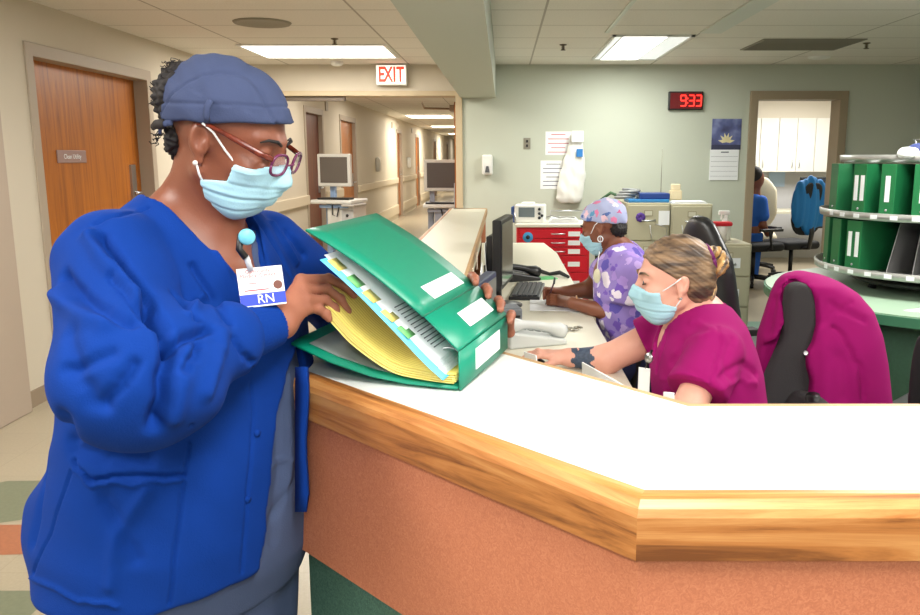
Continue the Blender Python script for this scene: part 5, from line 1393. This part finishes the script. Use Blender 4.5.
# badge and reel
bd_ = thing('name_badge', 'white name badge with a blue RN strip clipped to the royal blue jacket', 'badge')
bc = [atY(*q) for q in ((233.5, 271, 1.352), (279, 266.5, 1.382), (287, 300, 1.372), (246, 309, 1.342))]
bx_ = (bc[1]-bc[0]); by_ = (bc[0]-bc[3]); Mb = frame((bc[0]+bc[1]+bc[2]+bc[3])/4, bx_, by_); bw_, bh_ = bx_.length/2, by_.length/2
bd_.matrix_basis = Mb
MB().box(-bw_, bw_, -bh_, bh_, -.001, .001).build('card', m_paper, bd_, bevel=.0005)
MB().box(-bw_, bw_, -bh_*.92, -bh_*.34, .001, .0014).build('blue_strip', mat('badge blue', (24, 58, 190), .4), bd_)
text('rn_lettering', 'RN', .021, m_paper, Matrix.Translation((bw_*.12, -bh_*.64, .0016)), bd_, .0002)
text('badge_lettering', 'Medical Center', .0095, m_red_ink, Matrix.Translation((-bw_*.1, bh_*.58, .0012)), bd_, .0002)
text('badge_lettering', 'Community', .0085, m_red_ink, Matrix.Translation((-bw_*.1, bh_*.80, .0012)), bd_, .0002)
MB().box(-bw_*.55, -bw_*.2, bh_*.18, bh_*.22, .001, .0013).box(-bw_*.75, bw_*.3, -bh_*.18, -bh_*.12, .001, .0013).build('printed_line', m_red_ink, bd_)
MB().lathe([(0, .0012), (.0075, .0012)], c=(bw_*.72, bh_*.02, .0003), n=20).build('photo', mat('portrait tone', (110, 62, 50), .6), bd_)
rl0 = atY(247, 237, 1.352); rlc = frame(rl0, (1, .45, 0), (0, 0, 1))
rp = MB().lathe([(0, .0035), (.011, .003), (.0135, .0), (.0135, -.005), (0, -.005)], n=24, M=rlc).build('badge_reel', mat('reel blue', (110, 190, 214), .35), bd_, world=False); rp.data.transform(Mb.inverted())
q = MB().tube([rl0+Vector((-.004, .008, 0)), rl0+Vector((-.012, .004, .002)), rl0+Vector((-.014, 0, -.02)), atY(246, 258, 1.352)], .006, 8).build('reel_clip', m_black, bd_); q.data.transform(Mb.inverted())
q = MB().tube([atY(246, 256, 1.352), atY(251, 271, 1.356)], .005, 8, flat=.4).build('badge_strap', mat('clear strap', (200, 206, 212), .2), bd_); q.data.transform(Mb.inverted())

# ----------------------------------------------------------------- 2: seated in magenta at the near desk
m_sk2 = mat('skin fair', (226, 170, 150), .5, vary=.25, vscale=16, col2=(206, 130, 112), bump=.12, bscale=260)
m_tat = mat('tattoo ink', (70, 84, 106), .5, vary=.6, vscale=90, col2=(40, 50, 70))
m_hb = mat('ash blond hair', (158, 128, 98), .5, vary=.95, vscale=30, col2=(62, 48, 42), stretch=(.35, 1, 1.9)); m_hbl = mat('golden hair', (212, 168, 104), .5, vary=.8, vscale=40, col2=(140, 96, 56), stretch=(1, 1, .6))
T2 = PI
H2 = Head(AV(atY(683, 286, 2.27))-rot(math.radians(182), math.radians(4))@(np.array((-.012, .078, 0))*1.03), 182, 4, 0, 1.03)
z2 = [.44, .55, .66, .76, .86, .93, 1.0, 1.04, 1.075]; y2 = 2.36
x2 = [.655, .645, .63, .615, .60, .592, .588, .585, .59]; a2_ = [.16, .165, .165, .162, .158, .142, .115, .085, .05]; b2_ = [.20, .205, .20, .20, .205, .20, .175, .13, .07]
def t2(p, g=0.): return loft(p, z2, x2, [y2]*9, np.array(a2_)+g, np.array(b2_)+g, T2)
sN = AV((.575, 2.185, .965)); eN = AV((.45, 2.10, .735)); wN = AV((.36, 2.26, .86)) ; sF = AV((.57, 2.535, .965)); eF = AV((.33, 2.56, .84)); wF = AV(atZ(563, 359, .842))
nk2 = AV((.585, 2.36, 1.03))
fF = []
mo = AV((.093, 2.60, DZ+.037))
for k, dy in enumerate((-.030, -.010, .012, .032)):
    o_ = AV((0, dy, 0)); fF.append([mo+AV((.058, dy*.9, .010)), mo+AV((.022, dy, .014)), mo+AV((-.006, dy, .004)), mo+AV((-.030, dy, -.012))])
fF.append([mo+AV((.08, -.03, -.004)), mo+AV((.05, -.044, -.014)), mo+AV((.02, -.045, -.020))])
wF = mo+AV((.125, .0, .0))
hF = hand(wF, fF, .0088, .018)
fN = [[wN+AV((-.07, .06+.018*k, .0)), wN+AV((-.105, .075+.02*k, .0)), wN+AV((-.135, .08+.02*k, -.012))] for k in range(4)]+[[wN+AV((-.04, .02, -.01)), wN+AV((-.075, .03, -.015))]]
wN = AV((.30, 2.02, .84)); eN = AV((.47, 2.06, .80))
fN = [[wN+AV((-.075, -.03+.02*k, .0)), wN+AV((-.11, -.032+.021*k, .002)), wN+AV((-.145, -.032+.021*k, -.015))] for k in range(4)]+[[wN+AV((-.03, .035, -.005)), wN+AV((-.07, .055, -.015))]]
hN = hand(wN, fN, .0088, .018)
neck2 = lambda p: smin(cap(p, H2.w(-.035, 0, -.04), nk2+AV((.0, 0, 0)), .050, .056), cap(p, H2.w(.0, 0, -.06), nk2+AV((-.04, 0, -.03)), .04, .046), .02)
def body2(p):
    d = smin(H2.field(head_field(1.03))(p), neck2(p), .018)
    d = smin(d, smin(t2(p, -.016), ell(p, nk2+AV((-.06, 0, -.09)), (.06, .09, .07)), .03), .03)
    d = smin(d, chain(p, [sN-AV((0, 0, .02)), eN, wN], [.045, .046, .030], .02), .02); d = smin(d, chain(p, [sF, eF, wF], [.058, .046, .029], .02), .02)
    d = smin(d, hF(p), .012); d = smin(d, hN(p), .012)
    return d
def seated_legs(hx, y, sgn, z=.56, knx=-.42, dy=.11):
    return [(AV((hx, y+s*dy, z)), AV((hx+knx, y+s*(dy+.03), z-.02)), AV((hx+knx+.02, y+s*(dy+.03), .10))) for s in (-1, 1)]
lg2 = seated_legs(.62, 2.36, -1)
P2 = blob('person', [(lambda p: smax(body2(p), .74-p[:, 2], .001), (.02, 1.9, .73), (.85, 2.75, 1.32), .0042),
                     (H2.field(head_field(1.03)), *H2.box(.175), .003), (lambda p: smin(hF(p), cap(p, eF*.2+wF*.8, wF, .034, .029), .012), (.03, 2.5, .76), (.28, 2.7, .92), .0026),
                     (lambda p: smax(smin(t2(p, -.025), legs_f(lg2, (.075, .05, .04))(p), .03), p[:, 2]-.76, .001), (.05, 2.1, .04), (.88, 2.62, .8), .012)], None, None, None, [m_sk2, m_tat], None,
          pick=lambda c: ((np.linalg.norm((c-(eF*.42+wF*.58))/AV((.045, .06, .05)), axis=1)+.25*np.sin(c[:, 0]*160)*np.sin(c[:, 2]*190) < 1) & (c[:, 1] < 2.595)).astype(int))
setp(P2, 'seated person in a magenta scrub top with a blond bun and tattooed forearm', 'person')
vn2 = lambda p: smin(cap(p, nk2+AV((-.02, 0, .07)), nk2+AV((-.165, 0, -.15)), .075, .008), cap(p, nk2+AV((.03, 0, .05)), nk2+AV((-.05, 0, .045)), .055, .06), .02)
def top2(p):
    d = smin(t2(p, .004), smax(chain(p, [sN+AV((.01, 0, -.01)), sN*.1+eN*.9], [.074, .092], .03), -((p-(sN*.40+eN*.60))@((sN-eN)/np.linalg.norm(sN-eN))), .004), .025)
    d = smin(d, smax(chain(p, [sF, sF*.2+eF*.8], [.072, .082], .03), -((p-(sF*.48+eF*.52))@((sF-eF)/np.linalg.norm(sF-eF))), .004), .025)
    return smax(smax(d, -vn2(p), .005), .50-p[:, 2], .006)
tp2 = blob('scrub_top', top2, (.3, 2.0, .47), (.9, 2.72, 1.14), .0065, m_mag, P2,
     disp=folds([([(690, 318), (705, 322), (722, 330)], .01, .004), ([(672, 350), (690, 335), (706, 330)], .01, .005), ([(716, 322), (721, 345), (717, 365), (708, 388)], .005, -.007), ([(725, 375), (745, 365), (760, 372)], .01, -.008),
                 ([(722, 392), (742, 380), (760, 384)], .009, .006), ([(663, 330), (657, 350), (652, 372)], .006, -.006), ([(735, 335), (728, 355), (735, 380)], .012, -.007), ([(672, 362), (690, 368), (700, 376)], .012, -.004),
                 ([(655, 381), (680, 383), (704, 386)], .003, .003), ([(680, 340), (668, 365)], .012, -.005)]))
blob('trousers', lambda p: smax(smax(smin(t2(p, -.006), legs_f(lg2, (.10, .075, .065), .03)(p), .03), p[:, 2]-.60, .01), .09-p[:, 2], .006), (.02, 2.08, .05), (.88, 2.64, .66), .01, m_mag, P2)
for hp, kn, an in lg2:
    blob('shoe', lambda p: smax(smin(ell(p, an+AV((-.05, 0, -.055)), (.13, .05, .045)), ell(p, an-AV((0, 0, .03)), (.05, .045, .05)), .03), .002-p[:, 2], .004), an-AV((.22, .1, .11)), an+AV((.12, .1, .08)), .008, m_white, P2)
def hair2(p):
    q = H2.loc(p)/1.03
    d = ell(q, (-.018, 0, .044), (.104, .082, .090))
    d = smin(d, ell(q, (-.065, 0, -.005), (.055, .074, .070)), .03)
    face = np.maximum(q[:, 0]-(.050+.25*(q[:, 2]-.05)), -.0)
    fl_ = smax(q[:, 0]-np.interp(q[:, 2], [-.06, .0, .035, .06, .10, .14], [-.030, -.022, .030, .066, .092, .10]), np.zeros(len(q))-1, .001)
    d = smax(d, fl_, .008)
    er = ell(q*np.array((1, 1, 1)), (-.012, 0, -.002), (.024, .11, .034))
    d = smax(d, -er, .006)
    return d*1.03
strand2 = lambda P, N: (lambda q: .0010*np.sin(q[:, 2]*240-q[:, 0]*190+3*np.sin(q[:, 1]*30))+.0007*np.sin(q[:, 2]*520-q[:, 0]*330+2*np.sin(q[:, 0]*60)))(H2.loc(P)/1.03)
hp2 = blob('hair', hair2, *H2.box(.19), .003, m_hb, P2, disp=strand2, it=1)
def bun2(p):
    q = H2.loc(p)/1.03
    d = None
    for k in range(9):
        an = k*2*PI/9; c_ = np.array((-.114+.026*math.cos(an), .012*math.sin(an*2), .050+.028*math.sin(an))); e = ell(q, c_, (.022, .030, .017)); d = e if d is None else smin(d, e, .006)
    d = smin(d, cap(q, (-.108, 0, .02), (-.098, .03, -.045), .022, .016), .01)
    return d*1.03
blob('hair_bun', bun2, *H2.box(.22), .003, [m_hbl, m_hb], hp2, disp=lambda P, N: .0022*np.sin((H2.loc(P)[:, 0]*300+H2.loc(P)[:, 2]*220)), it=1, pick=lambda c: (np.sin(H2.loc(c)[:, 0]*210+H2.loc(c)[:, 2]*160) > .5).astype(int))
MB().tube([H2.w(-.108+.010*math.sin(a), .040*math.cos(a), .062+.034*math.sin(a)) for a in [2*PI*k/16 for k in range(17)]], .007, 8).build('hair_tie', mat('plum scrunchie', (110, 26, 96), .7), hp2, world=True)
eyebits(H2, P2, m_hb, mat('lash brown', (70, 44, 36), .6), (-1, 1), mat('iris grey', (90, 100, 110), .3))
facemask(H2, P2, 1, [[(.052, .057, -.020), (.03, .068, -.006), (.008, .078, .010), (-.006, .084, .022)], [(.022, .058, -.072), (.006, .066, -.058), (-.006, .078, -.036)], [(.052, -.057, -.020), (-.006, -.084, .022)]], .0032)
MB().lathe([(0, .004), (.0035, .0028), (.0045, 0), (.0035, -.0028), (0, -.004)], n=12, M=frame(H2.w(-.004, .083, -.034), H2.R[:, 0], H2.R[:, 2])).build('earring', m_chrome, P2, world=True)
b2 = thing('name_badge', 'small white badge on a black reel at the front of the magenta top', 'badge', atY(644, 380, 2.27))
M2 = frame(atY(644, 380, 2.27), (.6, -.8, .1), (.15, 0, 1)); Mi2 = Matrix.Translation(-b2.location)
q = MB().box(-.022, .022, -.035, .035, -.001, .001, M2).build('card', m_paper, b2, bevel=.0005); q.data.transform(Mi2)
q = MB().lathe([(0, .005), (.014, .004), (.016, 0), (0, -.003)], n=16, M=frame(atY(649, 358, 2.28), (.6, -.8, .1), (.15, 0, 1))).build('badge_reel', m_chrome, b2); q.data.transform(Mi2)
q = MB().tube([atY(652, 350, 2.29), atY(649, 358, 2.285), atY(646, 369, 2.272)], .0035, 6).build('badge_cord', m_black, b2); q.data.transform(Mi2)

# ----------------------------------------------------------------- 3: seated in a flowered top at the far desk
m_sk3 = mat('skin deep brown', (136, 82, 58), .45, vary=.25, vscale=16, col2=(104, 58, 40), bump=.12, bscale=260)
m_flow = patches('flowered cotton', (150, 128, 200), [(214, 206, 236), (186, 160, 220), (96, 84, 176), (236, 226, 240), (120, 90, 190), (170, 140, 214)], 22., .85, .5)
m_capf = patches('flowered cap cotton', (170, 178, 214), [(226, 130, 170), (84, 110, 176), (240, 236, 240), (200, 90, 140), (90, 150, 190), (236, 200, 214)], 30., .8, .42)
y3 = 3.56
H3 = Head(AV(atY(600, 229, y3-.06))-rot(math.radians(155), math.radians(16))@(np.array((-.012, .078, 0))*.95), 155, 16, 0, .95)
z3 = [.46, .58, .70, .80, .90, .98, 1.05, 1.09, 1.125]; x3 = [.60, .59, .575, .56, .545, .535, .525, .52, .515]
a3_ = [.15, .155, .15, .148, .145, .135, .11, .08, .05]; b3_ = [.20, .20, .195, .195, .20, .195, .175, .13, .07]
T3 = math.radians(172)
def t3(p, g=0.): return loft(p, z3, x3, [y3]*9, np.array(a3_)+g, np.array(b3_)+g, T3)
sN3 = AV((.525, 3.40, 1.02)); eN3 = AV(atY(624, 317, 3.42)); sF3 = AV((.51, 3.73, 1.02)); eF3 = AV((.42, 3.86, .86))
hc = AV(atZ(552, 299, .835)); wN3 = AV(atZ(573, 303, .845)); wF3 = hc+AV((.06, .10, .015))
fN3 = [[hc+AV((.028, -.005-.012*k, .012-.010*k)), hc+AV((-.004, .006-.012*k, .016-.011*k)), hc+AV((-.022, .018-.010*k, .004-.009*k))] for k in range(4)]+[[hc+AV((.03, .015, .0)), hc+AV((.0, .028, .012))]]
hc2 = hc+AV((-.022, .055, .014)); fF3 = [[hc2+AV((.03, .012-.003*k, .020-.014*k)), hc2+AV((-.006, .0, .026-.014*k)), hc2+AV((-.014, -.022, .016-.012*k))] for k in range(4)]+[[hc2+AV((.03, -.01, .02)), hc2+AV((.0, -.02, .03))]]
hN3 = hand(wN3, fN3, .0088, .017); hF3 = hand(wF3, fF3, .0088, .017)
nk3 = AV((.515, y3, 1.07))
neck3 = lambda p: cap(p, H3.w(-.025, 0, -.05), nk3, .048, .056)
def body3(p):
    d = smin(H3.field(head_field(.95))(p), neck3(p), .018)
    d = smin(d, smin(t3(p, -.016), ell(p, nk3+AV((-.06, -.01, -.09)), (.06, .09, .07)), .03), .03)
    d = smin(d, chain(p, [sN3, eN3, wN3], [.055, .044, .027], .02), .02); d = smin(d, chain(p, [sF3, eF3, wF3], [.055, .044, .027], .02), .02)
    return smin(smin(d, hN3(p), .008), hF3(p), .008)
lg3 = seated_legs(.57, y3, -1, .60)
P3 = blob('person', [(lambda p: smax(body3(p), .76-p[:, 2], .001), (.12, 3.2, .75), (.78, 4.0, 1.36), .0048),
                     (lambda p: smax(smin(t3(p, -.025), legs_f(lg3, (.075, .05, .04))(p), .03), p[:, 2]-.78, .001), (.05, 3.3, .04), (.85, 3.85, .85), .014)], None, None, None, m_sk3, None)
setp(P3, 'seated person in a lilac flowered top and flowered cap writing at the desk', 'person')
vn3 = lambda p: smin(cap(p, nk3+AV((-.02, 0, .07)), nk3+AV((-.16, -.02, -.14)), .072, .008), cap(p, nk3+AV((.03, 0, .05)), nk3+AV((-.05, 0, .045)), .05, .055), .02)
def top3(p):
    d = smin(t3(p, .004), smax(chain(p, [sN3, sN3*.1+eN3*.9], [.068, .080], .03), -((p-(sN3*.35+eN3*.65))@((sN3-eN3)/np.linalg.norm(sN3-eN3))), .004), .025)
    d = smin(d, smax(chain(p, [sF3, sF3*.2+eF3*.8], [.066, .075], .03), -((p-(sF3*.45+eF3*.55))@((sF3-eF3)/np.linalg.norm(sF3-eF3))), .004), .025)
    return smax(smax(d, -vn3(p), .005), .56-p[:, 2], .006)
blob('scrub_top', top3, (.28, 3.2, .53), (.85, 3.9, 1.2), .007, m_flow, P3, disp=lambda P, N: .003*np.sin(P[:, 2]*60+P[:, 0]*40)*np.sin(P[:, 1]*35))
blob('trousers', lambda p: smax(smax(smin(t3(p, -.004), legs_f(lg3, (.10, .075, .065), .03)(p), .03), p[:, 2]-.68, .01), .09-p[:, 2], .006), (.02, 3.28, .05), (.85, 3.86, .72), .012, mat('navy cotton', (36, 44, 84), .85), P3)
for hp, kn, an in lg3:
    blob('shoe', lambda p: smax(smin(ell(p, an+AV((-.05, 0, -.055)), (.13, .05, .045)), ell(p, an-AV((0, 0, .03)), (.05, .045, .05)), .03), .002-p[:, 2], .004), an-AV((.22, .1, .11)), an+AV((.12, .1, .08)), .008, m_black, P3)
blob('scrub_cap', cap_f(H3, S=.95, puff=.0), *H3.box(.2), .004, m_capf, P3, disp=lambda P, N: .002*np.sin(P[:, 0]*110)*np.sin(P[:, 2]*90))
blob('hair', lambda p: ell(H3.loc(p)/.95, (-.072, 0, -.015), (.036, .066, .045))*.95, *H3.box(.18), .005, m_hair, P3, disp=curl)
eyebits(H3, P3, m_hair, m_hair)
facemask(H3, P3, 1, [[(.052, .057, -.020), (.03, .068, .0), (.008, .079, .022), (-.010, .085, .030)], [(.020, .058, -.076), (.006, .067, -.058), (-.004, .079, -.036)]], .004)
MB().tube([H3.w(-.004, .085+.003*math.sin(a), -.052+.020*math.cos(a)) if 0 else H3.w(-.004+.012*math.sin(a), .084, -.044+.013*math.cos(a)) for a in [2*PI*k/18 for k in range(19)]], .0024, 8).build('earring', m_paper, P3, world=True)
t = thing('pen', 'dark pen in the hand of the person in the flowered top', 'pen', Vector(hc+AV((-.03, .02, -.03))))
MB().tube([(0, 0, 0), (.008, .002, .012)], [.001, .004], 8).tube([(.008, .002, .012), (.042, .014, .105)], .004, 8).build('barrel', mat('pen plum', (70, 34, 40), .3), t)
MB().tube([(.040, .012, .095), (.044, .015, .125)], .0048, 8).build('cap', m_scr, t)
MB().tube([wN3+AV((.015, .0, .0))+np.array((0, .031*math.cos(a), .031*math.sin(a))) for a in [2*PI*k/18 for k in range(19)]], .003, 6).build('bracelet', mat('beads tan', (210, 160, 110), .4), P3, world=True)
b3 = thing('name_badge', 'small pale oval badge on the flowered top', 'badge', atY(597, 276, 3.42))
q = MB().lathe([(0, .003), (.022, .002), (.024, 0), (0, -.003)], n=20, M=frame((0, 0, 0), (.85, -.5, 0), (.1, 0, 1)) @ Matrix.Diagonal((.7, 1.3, 1, 1))).build('card', mat('badge cream', (214, 210, 180), .5), b3)
MB().tube([(.0, 0, .02), (.004, .01, .06), (.012, .03, .10)], .0018, 6).build('lanyard', m_paper, b3)
# person in blue just visible in the back office
y4 = 9.75
pp = AV(atY(757, 215, y4)); 
def body4(p):
    d = ell(p, pp+AV((-.03, 0, .42)), (.09, .08, .12)); d = smin(d, cap(p, pp+AV((-.03, 0, .34)), pp+AV((-.03, 0, .22)), .05, .06), .02)
    d = smin(d, chain(p, [pp+AV((.0, -.14, .16)), pp+AV((.02, -.18, -.10)), pp+AV((.10, -.12, -.22))], [.05, .042, .032], .02), .02)
    d = smin(d, ell(p, pp+AV((-.06, 0, .0)), (.11, .16, .24)), .04)
    for s in (-.1, .1): d = smin(d, cap(p, AV((pp[0]-.06, y4+s, pp[2]-.15)), AV((pp[0]-.06, y4+s, .08)), .085, .05), .02)
    return d
P4 = blob('person', body4, pp-AV((.25, .3, pp[2]-.02)), pp+AV((.2, .3, .58)), .012, m_sk1, None)
setp(P4, 'person in blue scrubs half hidden behind the office door frame', 'person')
blob('scrub_top', lambda p: smax(smax(smin(ell(p, pp+AV((-.06, 0, -.02)), (.14, .19, .30)), cap(p, pp+AV((.0, -.14, .17)), pp+AV((.015, -.17, .0)), .07, .075), .03), p[:, 2]-pp[2]-.25, .02), pp[2]-.28-p[:, 2], .01), pp-AV((.25, .3, .35)), pp+AV((.2, .3, .4)), .012, mat('bright blue scrubs', (36, 96, 190), .85), P4)
blob('trousers', lambda p: smax(smax(np.minimum(cap(p, AV((pp[0]-.06, y4-.1, pp[2]-.1)), AV((pp[0]-.06, y4-.1, .08)), .12, .08), cap(p, AV((pp[0]-.06, y4+.1, pp[2]-.1)), AV((pp[0]-.06, y4+.1, .08)), .12, .08)), p[:, 2]-pp[2]+.2, .01), .07-p[:, 2], .01), AV((pp[0]-.25, y4-.3, .03)), AV((pp[0]+.15, y4+.3, pp[2])), .014, mat('bright blue scrubs', (36, 96, 190), .85), P4)
blob('hair', lambda p: ell(p, pp+AV((-.05, 0, .46)), (.09, .09, .11)), pp+AV((-.2, -.15, .3)), pp+AV((.1, .15, .62)), .01, m_hair, P4)
# ================================================================= CAMERA AND WORLD
cam = bpy.data.cameras.new('camera'); co = bpy.data.objects.new('camera', cam); C.objects.link(co)
cam.sensor_fit = 'HORIZONTAL'; cam.sensor_width = 36; cam.lens = FPX/920*36; cam.shift_x = -(PPX-460)/920
cam.clip_start = .02; cam.clip_end = 200
co.location = (0, 0, CAMH); co.rotation_euler = (PI/2-PITCH, 0, 0)
bpy.context.scene.camera = co
w = bpy.data.worlds.new('world'); bpy.context.scene.world = w; w.use_nodes = True
w.node_tree.nodes['Background'].inputs[0].default_value = (.95, .97, 1, 1); w.node_tree.nodes['Background'].inputs[1].default_value = .34
vs = bpy.context.scene.view_settings; vs.view_transform = 'Standard'; vs.look = 'None'; vs.gamma = 1; vs.use_curve_mapping = False; vs.exposure = .55
